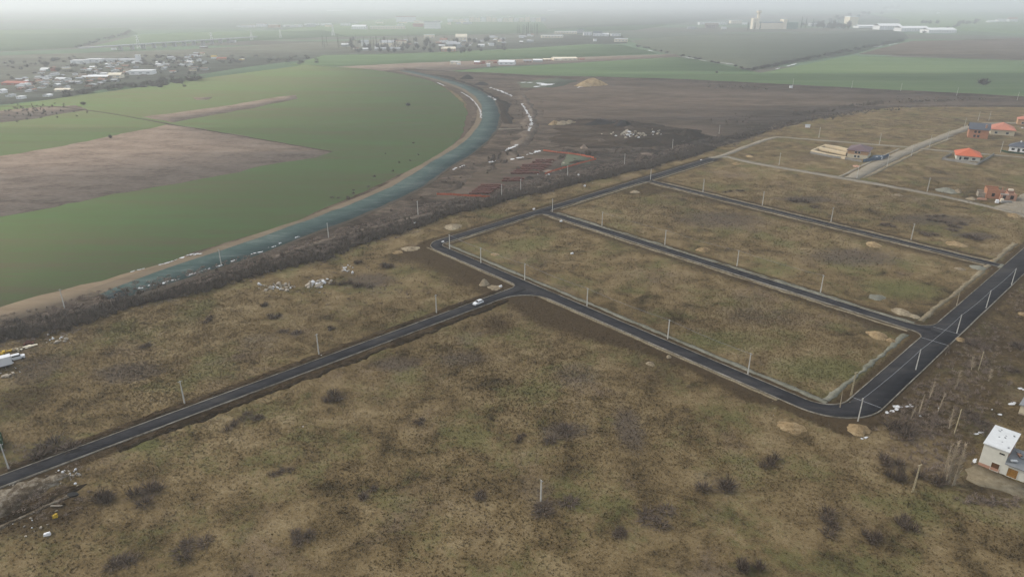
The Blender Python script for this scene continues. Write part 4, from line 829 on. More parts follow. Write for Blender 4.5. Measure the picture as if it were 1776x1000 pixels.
# ------------------------------------------------------------------ white car on the left road
def car(u, v, rz):
    x, y = G(u, v, .1); o = empty('car', (x, y, 0.085), rz, 'white hatchback car driving on the left asphalt road near the T junction', 'car'); m = MB()
    # side profile (x forward) lofted across the width, narrower at the roof
    prof = [(-2.15, .35), (-2.2, .75), (-2.1, .98), (-1.75, 1.02), (.75, .98), (1.75, .82), (2.12, .62), (2.15, .32)]
    n = len(prof); vs = []
    for s, k in ((-.86, 0), (-.80, 1), (.80, 1), (.86, 0)): vs += [(px * (.985 if k else 1), s, pz + (.04 if k and pz > .7 else 0)) for px, pz in prof]
    fs = []
    for r_ in range(3): fs += [(r_ * n + i, r_ * n + i + 1, (r_ + 1) * n + i + 1, (r_ + 1) * n + i) for i in range(n - 1)]
    fs += [tuple(range(n - 1, -1, -1)), tuple(3 * n + i for i in range(n))]; fs += [(r_ * n + n - 1, r_ * n, (r_ + 1) * n, (r_ + 1) * n + n - 1) for r_ in range(3)]
    m.add(vs, fs); m.add([(-1.75, -.62, 1.46), (.05, -.62, 1.50), (.05, .62, 1.50), (-1.75, .62, 1.46), (-1.75, -.64, 1.40), (.05, -.64, 1.44), (.05, .64, 1.44), (-1.75, .64, 1.40)], [(0, 1, 2, 3), (7, 6, 5, 4), (0, 4, 5, 1), (1, 5, 6, 2), (2, 6, 7, 3), (3, 7, 4, 0)])
    for sx in (-1, 1):
        for a, b in (((-2.05, .74, .99), (-1.72, .62, 1.43)), ((-.75, .79, 1.0), (-.7, .63, 1.45)), ((.85, .76, .98), (.03, .61, 1.46))): m.tube((a[0], sx * a[1], a[2]), (b[0], sx * b[1], b[2]), .05, .05, 4)
    m.build('body', 'car_white', o)
    for nm, q in (('windscreen', [(.84, -.70, .99), (.84, .70, .99), (.06, .57, 1.44), (.06, -.57, 1.44)]), ('rear_window', [(-2.02, .68, 1.0), (-2.02, -.68, 1.0), (-1.74, -.56, 1.40), (-1.74, .56, 1.40)]),
                  ('side_window', [(-1.9, -.77, 1.03), (.7, -.77, 1.01), (.04, -.63, 1.42), (-1.68, -.63, 1.39)]), ('side_window', [(.7, .77, 1.01), (-1.9, .77, 1.03), (-1.68, .63, 1.39), (.04, .63, 1.42)])):
        b = [(px * .9 - .03, py * .9, pz - .04) for px, py, pz in q]; MB().add(q + b, [(0, 1, 2, 3), (7, 6, 5, 4), (0, 4, 5, 1), (1, 5, 6, 2), (2, 6, 7, 3), (3, 7, 4, 0)]).build(nm, 'dark_glass', o)
    for wx in (-1.35, 1.35):
        for s in (-1, 1):
            wh = MB().tube((wx, s * .68, .32), (wx, s * .89, .32), .32, .32, 16).build('wheel', 'rubber', o); MB().tube((wx, s * .885, .32), (wx, s * .90, .32), .19, .17, 12).build('rim', 'steel', wh)
    for s in (-1, 1):
        MB().box((2.0, s * .6, .70), (.22, .34, .14)).build('headlight', 'dark_glass', o); MB().box((-2.16, s * .68, .82), (.08, .2, .2)).build('tail_light', 'red_paint', o)
car(829, 527, R(44 + 180))

# ------------------------------------------------------------------ houses (local x along the front wall, y going back)
def house_at(name, u, v, rz, lab): 
    x, y = G(u, v); return empty(name, (x, y, -.1), rz, lab, 'house')
def wall_box(o, x0, x1, y0, y1, h, mat, nm='wall'): return MB().box(((x0 + x1) / 2, (y0 + y1) / 2, h / 2), (x1 - x0, y1 - y0, h)).build(nm, mat, o)
def opening(o, x, z, wd, h, y=0.0, nm='window', mat='dark_glass', frame='far_white', side=None):
    """a window or door in the front wall (y = 0) or, with side = x of a side wall, in that wall (x then runs along y)"""
    if side is None:
        f = MB(); t = .1
        for c, d in (((x, y - .03, z + h + t / 2), (wd + 2 * t, .1, t)), ((x, y - .03, z - t / 2), (wd + 2 * t, .12, t)), ((x - wd / 2 - t / 2, y - .03, z + h / 2), (t, .1, h)), ((x + wd / 2 + t / 2, y - .03, z + h / 2), (t, .1, h))): f.box(c, d)
        p = MB().box((x, y, z + h / 2), (wd, .06, h)).build(nm, mat, o); f.build('frame', frame, p)
    else:
        p = MB().box((side, x, z + h / 2), (.06, wd, h)).build(nm, mat, o)
        f = MB(); t = .1
        for c, d in (((side + .03, x, z + h + t / 2), (.1, wd + 2 * t, t)), ((side + .03, x, z - t / 2), (.12, wd + 2 * t, t)), ((side + .03, x - wd / 2 - t / 2, z + h / 2), (.1, t, h)), ((side + .03, x + wd / 2 + t / 2, z + h / 2), (.1, t, h))): f.box(c, d)
        f.build('frame', frame, p)
    return p
# the near white building with its low wing
h = house_at('white_building', 1696, 804.5, a1, 'small white two storey building with flat white roof and low wing at the right edge'); D = 10.5
wall_box(h, 0, 5.0, 0, D, 6.2, 'white_plaster'); MB().box((2.5, D / 2, 6.33), (5.5, D + .5, .26)).build('roof', 'roof_white', h)
MB().box((2.2, -.02, .42), (4.4, .05, .84)).build('plinth', 'brick_pale', h)
wall_box(h, 5.0, 17, 0, 7.0, 3.4, 'white_plaster', 'wing_wall'); m = MB(); m.add([(5.02, -.6, 3.35), (17.4, -.6, 3.35), (17.4, 7.2, 4.1), (5.02, 7.2, 4.1), (5.02, -.6, 3.2), (17.4, -.6, 3.2), (17.4, 7.2, 3.95), (5.02, 7.2, 3.95)], [(0, 1, 2, 3), (7, 6, 5, 4), (0, 4, 5, 1), (1, 5, 6, 2), (2, 6, 7, 3), (3, 7, 4, 0)]); m.build('wing_roof', 'roof_grey', h)
MB().box((5.035, 5.4, 5.1), (.05, 8.0, 2.1)).build('brick_patch', 'brick_pale', h)
r = random.Random(3)
for k in range(7): MB().box((6 + 6 * r.random(), 1 + 5.5 * r.random(), 4.05), (.6 + r.random(), .4 + .6 * r.random(), .28), r.random() * 3).build('roof_slab', rng.choice(['roof_white', 'brick_pale', 'roof_grey']), h)
opening(h, 3.9, 5.0, 1.1, .45, mat='dark_glass', frame='white_plaster'); opening(h, 3.35, .1, 1.6, 2.1, nm='door', mat='brown_door', frame='white_plaster'); opening(h, 6.9, .1, 2.0, 2.3, nm='garage_door', mat='ochre_door', frame='white_plaster'); opening(h, 10.9, .1, 2.0, 2.3, nm='garage_door', mat='brown_door', frame='white_plaster')
for k in range(9): MB().box((.6 + 4 * r.random(), 1 + 8.5 * r.random(), 6.47), (.5 * r.random() + .2, .35, .02), r.random() * 3).build('roof_stain', 'roof_grey', h)
# a second pale wall just inside the right edge
o = empty('cream_shed', (*G(1766, 716), -.1), a2, 'corner of a cream shed cut by the right edge above the white building', 'shed'); wall_box(o, 0, 6, -5, 0, 2.8, 'cream_plaster'); MB().gable(0, 6, -5, 0, 2.85, .7).build('roof', 'roof_grey', o)
# two storey brick house, slate roof
h = house_at('brick_house', 1678, 238.5, R(-30), 'two storey raw brick house with slate blue pitched roof at upper right'); wall_box(h, 0, 14, 0, 18, 7.2, 'brick')
MB().gable(0, 14, 0, 18, 7.2, 4.2, .8, 'x', .25).build('roof', 'roof_slate', h); MB().prism([(13.9, 0), (13.98, 0), (13.98, 18), (13.9, 18)], 7.2, 7.3).build('wall_plate', 'timber', h)
for z in (.9, 4.3):
    for x in (4.6, 7.2): opening(h, x, z, 1.7, 1.9, mat='rubber', frame='brick_pale')
for y in (5, 11): opening(h, y, 1, 2, 2.0, mat='dark_glass', frame='brick_pale', side=14.0)
MB().box((11.5, 2.5, 9.6), (1.2, 1.2, 3.0)).build('chimney', 'brick_pale', h)
h = house_at('cream_house', 1717, 233, R(-30), 'cream walled house with salmon roof right behind the slate roofed brick house'); wall_box(h, 0, 17, 0, 22, 4.6, 'cream_plaster'); MB().hip(0, 17, 0, 22, 4.6, 4.6, .9).build('roof', 'roof_salmon', h)
for x in (4, 12): opening(h, x, 1.1, 2, 1.6)
h = house_at('orange_house', 1764, 216, R(-30), 'pale orange house cut by the right edge at the upper gravel street'); wall_box(h, 0, 16, 0, 12, 5.0, 'orange_plaster'); MB().hip(0, 16, 0, 12, 5.0, 3.0).build('roof', 'roof_salmon', h); opening(h, 4, 1, 2, 1.6)
# orange roofed bungalow in a block fence
h = house_at('white_bungalow', 1658, 277, R(-28), 'white bungalow with bright orange hip roof inside a grey block fence'); wall_box(h, 0, 14.5, 0, 18, 3.4, 'white_plaster'); MB().hip(0, 14.5, 0, 18, 3.5, 3.9, 1.0).build('roof', 'roof_orange', h)
for x, wd, z, hh in ((2.4, 1.2, .2, 2.3), (6, 3.0, .7, 1.7), (10.6, 2.0, .9, 1.4)): opening(h, x, z, wd, hh)
for y in (5, 12): opening(h, y, .9, 1.8, 1.4, side=14.5)
def fence(name, pts, hgt, mat, lab, gap=3.0, z=-.1):
    o = empty(name, (*pts[0], z), 0, lab, 'fence'); x0, y0 = pts[0]; pm = MB(); P = []
    for a, b in zip(pts, pts[1:]):
        L = math.dist(a, b); ang = math.atan2(b[1] - a[1], b[0] - a[0]); pm.box(((a[0] + b[0]) / 2 - x0, (a[1] + b[1]) / 2 - y0, hgt / 2), (L, .14, hgt), ang)
        k = max(1, int(L / gap)); P += [(a[0] + (b[0] - a[0]) * i / k - x0, a[1] + (b[1] - a[1]) * i / k - y0) for i in range(k)]
    pm.build('panel', mat, o)
    for x, y in P[:40]: MB().box((x, y, hgt / 2 + .1), (.3, .3, hgt + .2)).build('post', mat, o)
    return o
fence('block_fence', GV([(1634, 277), (1661, 281), (1694, 286.5), (1724, 269)]), 1.7, 'block_grey', 'grey concrete block fence round the orange roofed bungalow')
fence('block_fence', GV([(1634, 277), (1650, 268)]), 1.6, 'block_grey', 'short left return of the block fence at the orange roofed bungalow')
# white house, slate roof at right edge
h = house_at('white_house', 1749, 261.5, R(-40), 'white house with slate blue hip roof at the right edge of the estate'); wall_box(h, 0, 20, 0, 11, 3.6, 'far_white'); MB().hip(0, 20, 0, 11, 3.7, 3.4, .9).build('roof', 'roof_slate', h); MB().box((6, 5, 6.6), (.9, .9, 2)).build('chimney', 'far_white', h)
opening(h, 2.6, .9, 2, 1.5); opening(h, 6.2, .05, 1.6, 2.5, nm='porch_opening'); opening(h, 9.4, .9, 2, 1.5)
fence('green_fence', GV([(1736, 262), (1748, 265), (1800, 270)]), 1.2, 'green_sheet', 'low dark green fence in front of the white slate roofed house')
# roofless brick shell
h = house_at('brick_shell', 1709, 343, R(-24), 'roofless orange brick house shell beside the gravel street at right'); m = MB()
def shell(m, x0, x1, y0, y1, hh, t=.35):
    for c, d in ((((x0 + x1) / 2, y0 + t / 2, hh / 2), (x1 - x0, t, hh)), (((x0 + x1) / 2, y1 - t / 2, hh / 2 + .2), (x1 - x0, t, hh + .4)), ((x0 + t / 2, (y0 + y1) / 2, hh / 2 - .15), (t, y1 - y0 - 2 * t, hh - .3)), ((x1 - t / 2, (y0 + y1) / 2, hh / 2 - .35), (t, y1 - y0 - 2 * t, hh - .7))): m.box(c, d)
shell(m, 0, 6.6, 0, 8.5, 5.2); m.box((3.3, 4.2, 2.6), (5.8, .3, 5.0)); m.build('wall', 'brick', h)
m = MB(); shell(m, 6.62, 10.4, -2.0, 6.5, 3.6); shell(m, 10.45, 14.6, -1.2, 7.2, 4.0); m.box((8.6, 6.9, 2.9), (.5, .5, 5.6)); m.box((12.3, 7.6, 2.6), (3, .4, 5.0)); m.build('wall', 'brick_pale', h)
m = MB(); shell(m, -3.6, -.02, 1.5, 7, 2.6); m.build('wall', 'stone', h)
MB().box((8.5, -1.8, 3.5), (3.9, .5, .5)).build('ring_beam', 'pole_concrete', h); MB().box((12.5, 6.0, 4.7), (2.4, 1.2, .9)).build('brick_pallet', 'far_cream', h)
opening(h, 3.4, 1.3, 1.5, 1.9, mat='rubber', frame='brick'); opening(h, 8.5, .9, 1.5, 2.0, y=-2.0, mat='rubber', frame='brick_pale'); opening(h, 12.4, .9, 1.7, 2.1, y=-1.2, mat='rubber', frame='brick_pale')
for i, (u, v, mt, lab, d) in enumerate([(1729, 351, 'far_white', 'white water tank in front of the roofless brick shell', (1.7, 1.7, 1.6)), (1737, 350, 'far_cream', 'pale pallet stack in front of the roofless brick shell', (1.6, 1.3, 1.9)), (1703, 346, 'brick_pale', 'low brick pile left of the roofless brick shell', (5.0, 1.6, .8)), (1745, 351, 'block_grey', 'grey block pile right of the white water tank', (6.0, 1.6, 1.0))]):
    x, y = G(u, v); m = MB(); m.box((0, 0, d[2] / 2), d, .1 * i, taper=.85); m.box((.1, 0, d[2] + .06), (d[0] * .6, d[1] * .6, .14), .2); m.box((-d[0] * .1, 0, .05), (d[0] * 1.08, d[1] * 1.05, .14)); o = m.build(['water_tank', 'pallet_stack', 'brick_pile', 'block_pile'][i], mt); o.location = (x, y, -.1); o.rotation_euler = (0, 0, R(-24)); props(o, lab, 'tank' if i == 0 else 'material pile')
# half rendered house, plum roof, with long cream foundations
h = house_at('plum_roof_house', 1468.5, 273, R(-33), 'two storey orange and cream house with plum hip roof on the gravel estate'); wall_box(h, 0, 13.5, 0, 18, 2.9, 'cream_plaster', 'ground_floor'); MB().box((6.75, 9, 4.3), (13.4, 17.9, 2.8)).build('upper_floor', 'orange_plaster', h); MB().hip(0, 13.5, 0, 18, 5.75, 2.9, .9).build('roof', 'roof_plum', h)
for z in (.8, 3.7):
    for x in (5.4, 7.6): opening(h, x, z, 1.4, 1.5)
for y, z in ((4, .4), (9, 3.6), (13, .9)): opening(h, y, z, 2.2, 1.7, side=13.5)
for i, (pts, hh, lab) in enumerate([([(1408, 264), (1432, 270), (1467, 276)], 1.6, 'front long cream wall left of the plum roofed house'), ([(1418, 259), (1440, 263), (1469, 269)], 1.9, 'middle long cream wall left of the plum roofed house'), ([(1429, 255), (1450, 258), (1472, 263)], 2.0, 'rear long cream wall left of the plum roofed house'), ([(1408, 263.6), (1428, 255.2)], 1.5, 'short end wall of the cream foundations')]):
    P = GV(pts); o = ribbon('cream_wall', resample(P, 3), 3.0 if i < 3 else 1.2, 'timber', hh, 0.03, hh + .2, kind=None); props(o, lab, 'wall')
fence('slat_fence', GV([(1405, 265.5), (1440, 272.5), (1470, 277), (1494, 281)]), 1.5, 'block_grey', 'grey slatted fence along the cream foundations', 2.4)
fence('blue_fence', GV([(1497, 281), (1530, 276.5), (1541, 271)]), 2.2, 'blue_sheet', 'blue sheet fence beside the wide gravel street')
polygon('blue_tarpaulin', GV([(1500, 279), (1516, 270), (1540, 270), (1530, 275)]), 'blue_sheet', .35, .3, 2, kind=None, label='blue covered yard right of the plum roofed house', category='tarpaulin')
for u, lab in ((1520, 'left white tank in the blue yard'), (1528, 'right white tank in the blue yard')):
    m = MB(); m.box((0, 0, 1.1), (1.1, 1.1, 2.0), taper=.9); m.tube((0, 0, 2.1), (0, 0, 2.3), .3, .25, 8); o = m.build('tank', 'far_white'); o.location = (*G(u, 276.5), 0); props(o, lab, 'tank')
o = empty('white_cabin', (*G(1396.5, 221), -.1), R(-20), 'tiny white cabin in the dry field beyond the estate', 'cabin'); wall_box(o, 0, 4, 0, 2.5, 2.2, 'far_white'); MB().gable(0, 4, 0, 2.5, 2.25, .5, .2).build('roof', 'far_grey', o)
o = empty('white_cabin', (*G(1370, 153), -.1), 0, 'tiny white hut in front of the far green field', 'cabin'); wall_box(o, 0, 3.5, 0, 2.5, 2.8, 'far_white'); MB().gable(0, 3.5, 0, 2.5, 2.85, .5, .2).build('roof', 'far_grey', o)

# ------------------------------------------------------------------ truck, container and clutter at the left edge
x, y = G(23, 634); o = empty('box_truck', (x, y, -.1), R(38 + 180), 'white box trailer cut by the left edge below the scrub belt', 'trailer')
MB().box((3.7, -1.2, 2.15), (7.4, 2.5, 2.7)).build('body', 'car_white', o); MB().box((3.7, -1.2, .7), (7.2, 1.0, .2)).build('frame', 'steel', o)
for wx in (1.2, 2.3, 6.2):
    for s in (-2.2, -.2): MB().tube((wx, s - .13, .42), (wx, s + .13, .42), .44, .44, 14).build('wheel', 'rubber', o)
MB().box((-.04, -1.2, 2.1), (.05, 2.3, 2.4)).build('rear_door', 'far_grey', o)
x, y = G(30, 622.5); o = empty('white_van', (x, y, -.1), R(38), 'small white vehicle nose showing beyond the box trailer', 'van'); m = MB(); m.prism([(-2.2, -.85), (1.9, -.85), (2.2, -.5), (2.2, .5), (1.9, .85), (-2.2, .85)], .35, 1.15); m.box((-.5, 0, 1.5), (3.0, 1.55, .75), taper=.86); m.build('body', 'car_white', o); MB().box((-.1, 0, 1.52), (2.3, 1.58, .4), taper=.95).build('window', 'dark_glass', o)
for wx in (-1.3, 1.4):
    for s in (-.78, .78): MB().tube((wx, s - .1, .33), (wx, s + .1, .33), .33, .33, 12).build('wheel', 'rubber', o)
def pile(name, u, v, rad, hgt, mat, lab, cat, squash=1.0, rz=0.0, nseg=30, kind=None, group=None, seed=None, lumps=0.11, z=-.12, mesh=None):
    x, y = G(u, v); r = random.Random(seed or int(u * 13 + v)); V = [(0, 0, 1.0)]; F = []; rings = 5; ph = [r.random() * 6.28 for _ in range(4)]
    for k in range(1, rings + 1):
        f = k / rings
        for i in range(nseg):
            a = 6.2832 * i / nseg; q = 1 + lumps * (math.sin(2 * a + ph[0]) + .7 * math.sin(3 * a + ph[1]) + .5 * math.sin(5 * a + ph[2]) + .45 * math.sin(9 * a + ph[3]) + r.gauss(0, .3)) * f
            V.append((math.cos(a) * f * q, math.sin(a) * f * q, max(0, (1 - f ** 1.35) * (1 + r.gauss(0, lumps * .8)))))
    for i in range(nseg): F.append((0, 1 + i, 1 + (i + 1) % nseg))
    for k in range(rings - 1):
        for i in range(nseg): a = 1 + k * nseg + i; b = 1 + k * nseg + (i + 1) % nseg; F += [(a, a + nseg, b + nseg), (a, b + nseg, b)]
    o = arr_obj(name, np.array(V) * np.array([rad, rad * squash, hgt]), F, mat); o.location = (x, y, z); o.rotation_euler = (0, 0, rz); return props(o, lab, cat, group, kind)
sands = [(1373, 740, 4.0, .75, 'sand', 'large round orange sand pile left of the right road bend'), (1489, 744, 3.6, .8, 'sand', 'round orange sand pile at the foot of the corner pole'), (1522, 581, 4.2, .9, 'sand', 'orange sand pile inside the block beside the wide road junction'), (1545, 590, 2.0, .6, 'sand', 'small orange sand heap tailing off the junction pile'), (1564, 541, 4.4, .8, 'sand_pale', 'pale sand pile spread by the end of the middle street'), (1585, 548, 2.6, .5, 'sand_pale', 'tail of pale sand toward the junction'),
         (1220, 433, 4.2, .9, 'sand', 'orange sand pile above the middle street, left half'), (1515, 424, 4.6, .9, 'sand', 'orange sand pile below the third street'), (1657, 423, 5.0, .9, 'sand', 'wide orange sand pile above the third street'), (1697, 464, 4.2, .7, 'grey_spoil', 'grey gravel heap at the end of the third street'), (1665, 466, 2.4, .5, 'sand_pale', 'tan sand heap left of the grey gravel heap'), (1521, 515, 3.8, .5, 'grey_spoil', 'grey green gravel heap inside the second block'), (840, 492, 2.6, 1.5, 'sand_pale', 'steep tan sand heap at the T junction near the car'), (858, 498, 3.2, .4, 'sand_pale', 'flat tan sand spread left of the T junction'),
         (1101, 333, 3.4, .8, 'sand_pale', 'pale sand heap just left of the third street end'), (786, 393, 5.5, .9, 'sand_pale', 'pale sand spread above the sharp left road bend'), (712, 431, 4.6, .6, 'sand_pale', 'flat pale sand left of the sharp road bend'), (690, 437, 2.6, .5, 'sand', 'orange dirt heap left of the sharp road bend'), (1758, 374, 4.2, 1.0, 'sand', 'orange sand pile below the gravel widening at right'), (1128, 630, 1.7, .4, 'sand_pale', 'small tan sand patch below the lower diagonal street'), (1160, 618, 1.1, .5, 'sand_pale', 'tiny pale sand heap beside the lower diagonal street'),
         (1300, 271, 3.6, .7, 'sand', 'orange sand heap above the start of the gravel street'), (1277, 284, 3.8, .6, 'sand', 'tan sand heap below the start of the gravel street'), (1642, 331, 7, 1.4, 'grey_spoil', 'grey gravel mound by the gravel street left of the brick shell'), (1661, 333, 3.2, 1.4, 'sand_pale', 'pale pile right of the grey gravel mound'), (1558, 338, 3.0, .6, 'sand_pale', 'small pale heap below the gravel street'), (1486, 288, 3.5, .4, 'brick_pale', 'pinkish rubble spread before the slat fence'), (858, 441, 2.4, .5, 'sand', 'faint sand patch near the top left of the lowest block'), (1685, 345, 3.6, .9, 'sand_pale', 'pale heap left of the roofless brick shell'), (1720, 452, 1.4, .4, 'sand', 'small sand heap at the third street gap'), (1780, 545, 3, .5, 'sand', 'sandy patch at the right edge'), (1665, 588, 2.0, .5, 'sand', 'small yellow sand heap on the slope below the wide road')]
for i, (u, v, rad, hh, mt, lab) in enumerate(sands): pile('sand_pile', u, v, rad * .84, hh * 1.5, mt, lab, 'sand pile', .85 + .2 * rng.random(), rng.random() * 3, group='sand and gravel piles')
pile('sand_hill', 1027, 147, 22, 9, 'sand', 'large tan sand hill at the far end of the building site', 'sand hill', .8, .3, lumps=.08); pile('sand_hill', 1012, 149, 13, 5, 'sand', 'lower left shoulder heap of the large tan sand hill', 'sand hill', .8, .3, lumps=.1)
for u, v, rad, hh, mt, lab in [(962, 215, 7, 3.2, 'sand', 'orange sand heap, left end of the row on the building site'), (975, 215, 8, 3.0, 'sand_pale', 'pale sand heap, middle of the row on the building site'), (988, 213, 7, 2.6, 'sand_pale', 'pale sand heap, right end of the row on the building site'), (1040, 214, 15, 4, 'black_earth', 'long dark earth heap on the building site'), (1080, 217, 11, 4.6, 'black_earth', 'black earth heap right of the long dark one'), (1160, 243, 24, 5.0, 'dark_soil', 'broad dark spoil bank above the scrub belt'), (1195, 236, 15, 6.0, 'dark_soil', 'high right end of the dark spoil bank'), (1120, 250, 18, 3.5, 'dark_soil', 'low left end of the dark spoil bank'), (810, 137, 12, 6, 'black_earth', 'dark heap at the far end of the roadbed'), (835, 147, 12, 4, 'black_earth', 'dark long heap beside the far haul track')]:
    pile('spoil_heap', u, v, rad, hh, mt, lab, 'earth heap', .55, .3 + rng.random() * .4, lumps=.12)
r = random.Random(77)
for i in range(34):
    t = r.random(); u = 700 + 420 * t + r.gauss(0, 18); v = 322 - 72 * t + r.gauss(0, 13)
    if seg_dist(np.array([G(u, v)[0]]), np.array([G(u, v)[1]]), road_cl)[0] < 22: continue
    pile('spoil_heap', u, v, 2.5 + 4 * r.random(), .8 + 1.4 * r.random(), r.choice(['dark_soil', 'site_soil', 'stubble', 'bank_soil', 'site_soil']), 'low earth mound on the rough ground round the works yard', 'earth heap', .6, r.random() * 3, lumps=.2, group='earth mounds round the works yard')
# snow remnants
def snow(name, pts, wd, lab, jit=.3, z=.14):
    P = smooth_path(GV(pts), 1.2); L = sum(math.dist(a, b) for a, b in zip(P, P[1:])); n = max(4, int(L / wd * 1.5)); r = random.Random(int(L * 100)); m = MB()
    for k in range(n):
        (x, y), (nx, ny) = path_point(P, r.random()); d = r.gauss(0, wd * .33); q = wd * (.15 + .42 * r.random()); a0 = math.atan2(nx, -ny) * -1
        tx, ty = ny, -nx; e = 1 + 1.2 * r.random()
        m.prism([(x + nx * d + nx * q * math.sin(t) * u + tx * q * e * math.cos(t) * u, y + ny * d + ny * q * math.sin(t) * u + ty * q * e * math.cos(t) * u) for t, u in [(6.2832 * h / 9, .6 + .6 * r.random()) for h in range(9)]], z - .1, z + .004 * (k % 25))
    return props(m.build(name, 'snow'), lab, 'snow patch', 'remnants of snow')
for pts, wd, lab in [([(228, 471), (240, 468), (252, 465.5)], .9, 'first snow streak from the left beside the wheat field edge'), ([(278, 459), (292, 455), (308, 450)], .9, 'second snow streak from the left beside the wheat field edge'), ([(312, 447), (330, 442), (348, 440)], 1.3, 'third snow streak from the left beside the wheat field edge'), ([(240, 500), (262, 496), (285, 490)], 1.1, 'snow streak at the near end of the blue grey roadbed'), ([(285, 490), (298, 486), (311, 484)], 1.0, 'snow streak along the lower roadbed edge, second from its end'), ([(325, 478), (350, 470), (385, 460)], .9, 'long snow streak along the lower roadbed edge'), ([(402, 453), (412, 450)], 1.1, 'short snow streak right of the long one'), ([(436, 441), (448, 438), (456, 436)], .8, 'small snow streak below the roadbed'), ([(468, 430), (478, 426)], 1.3, 'snow streak below the roadbed, middle'), ([(484, 423), (488, 421)], .8, 'snow spot below the roadbed middle'), ([(512, 413), (520, 410)], .7, 'snow spot below the roadbed, upper'), ([(785, 294), (805, 287)], 1.8, 'snow streak right of the curving roadbed'), ([(850, 152), (868, 158), (888, 167)], 2.8, 'long snow streak on the far haul track'), ([(848, 167), (860, 174)], 2.5, 'snow spot beside the far roadbed bend'), ([(905, 180), (916, 198), (922, 212), (916, 228)], 1.8, 'snow lying along the haul track bend'), ([(868, 264), (885, 257), (896, 252)], 2.5, 'snow streak at the haul track foot'), ([(842, 283), (860, 279)], 2, 'snow streak left of the site yard'), ([(885, 277), (905, 273)], 2.6, 'snow spread on the site yard'), ([(912, 269), (936, 262)], 2.6, 'snow spread at the top of the site yard'), ([(758, 143), (770, 149)], 1.8, 'snow on the inner edge of the far roadbed'), ([(800, 160), (818, 172), (832, 190), (834, 205)], 1.2, 'thin snow line along the inner roadbed curve')]: snow('snow_patch', pts, wd, lab)
for pts, wd, lab in [([(1536, 716), (1546, 711), (1556, 708)], 1.2, 'bright snow streak right of the road bend, lower'), ([(1550, 705), (1566, 704), (1584, 700)], 1.3, 'bright snow streak right of the road bend, upper'), ([(1491, 760), (1508, 758)], .7, 'faint snow streak under the corner sand pile'), ([(1768, 676), (1780, 672)], 1.3, 'snow spot at the right edge above the shed'), ([(1752, 699), (1764, 697)], 1.1, 'snow spot left of the cream shed'), ([(1734, 718), (1741, 719)], .6, 'small snow spot behind the white building'), ([(1690, 750), (1708, 749)], .7, 'snow specks beside the white roof'), ([(1689, 800), (1695, 794)], .8, 'snow lump at the left corner of the white building')]: snow('snow_patch', pts, wd, lab, .25, .05)
for i, (a, b) in enumerate([((1184, 97), (1204, 101)), ((1212, 103), (1226, 105)), ((1245, 107), (1274, 111)), ((1345, 119), (1352, 117)), ((1366, 114), (1382, 109)), ((1516, 81), (1530, 79)), ((1540, 78), (1556, 75)), ((1125, 86), (1132, 88))]):
    ribbon('ditch_snow', resample(GV([a, b]), 6), 3.0, 'snow', -.95, 1.0, .2, kind=None, label=ordn[min(i, 6)] + (' ' if i < 7 else ' and farther ') + 'snow strip from the left along the far ditch', category='snow patch', group='snow in the far ditch')
snow('snow_patch', [(900, 146), (918, 143), (935, 144), (946, 147)], 17, 'large white snow patch left of the tan sand hill', z=.0)
snow('snow_patch', [(930, 151), (948, 147), (966, 145)], 8, 'lower white snow strip left of the tan sand hill', z=.03)
snow('snow_patch', [(1003, 152), (1012, 150), (1022, 150)], 5, 'snow strip at the foot of the tan sand hill', z=.02)
# stones and rubble: countable boulders of the white heaps
stone_meshes = []
for k in range(4):
    r = random.Random(k + 70); bm = bmesh.new(); bmesh.ops.create_icosphere(bm, subdivisions=1, radius=1)
    for vtx in bm.verts: vtx.co *= .7 + .5 * r.random(); vtx.co.z *= .7
    me = bpy.data.meshes.new('rubble_block'); bm.to_mesh(me); bm.free(); me.materials.append(MATS['stone']); stone_meshes.append(me)
smw = []
for me in stone_meshes: q = me.copy(); q.materials.clear(); q.materials.append(MATS['snow']); smw.append(q)
def stones(u, v, ru, rv, n, lab, group, s0=.25, s1=.7, white=.25):
    for _ in range(n):
        o = bpy.data.objects.new('rubble_block', rng.choice(smw if rng.random() < white else stone_meshes)); COL.objects.link(o); x, y = G(u + rng.gauss(0, .5) * ru, v + rng.gauss(0, .5) * rv); s = s0 + (s1 - s0) * rng.random() ** 2
        o.location = (x, y, s * .25 - .15); o.scale = (s * 1.2, s, s); o.rotation_euler = (rng.random(), rng.random(), rng.random() * 6); props(o, lab, 'rubble', group)
stones(553, 492, 20, 9, 38, 'pale block of the white rubble heap on the left field', 'white rubble heap on the left field', .5, 1.3, .2)
stones(485, 498, 34, 6, 40, 'pale block of the long rubble line by the scrub belt', 'long rubble line by the scrub belt', .4, 1.1, .1)
stones(600, 467, 14, 7, 16, 'pale block of the stone line leading to the round bush', 'stone line on the left field', .35, .8, .5)
stones(100, 590, 18, 12, 20, 'pale block of the rubble scatter right of the trailer', 'rubble scatter right of the trailer', .3, .8, .3)
stones(20, 640, 22, 20, 10, 'pale debris block around the trailer', 'debris around the trailer', .2, .5, .3)
stones(120, 820, 24, 8, 28, 'white rubble block beside the left road and footpath', 'rubble by the left road', .15, .45, .5)
stones(70, 840, 70, 14, 20, 'grey rubble block on the ground between road and old footpath', 'rubble between road and footpath', .12, .35, .2)
stones(55, 910, 40, 25, 14, 'broken stone below the old footpath', 'broken stones below the footpath', .12, .4, .3)
stones(1090, 233, 34, 6, 48, 'pale block of the stone heap on the building site', 'stone heap on the building site', .7, 1.9, .1); stones(1140, 230, 22, 5, 10, 'pale block trailing right of the site stone heap', 'stone trail on the building site', .6, 1.4, .1)
stones(1590, 700, 130, 60, 14, 'small white litter piece on the slope right of the road', 'litter on the right slope', .1, .3, .7)
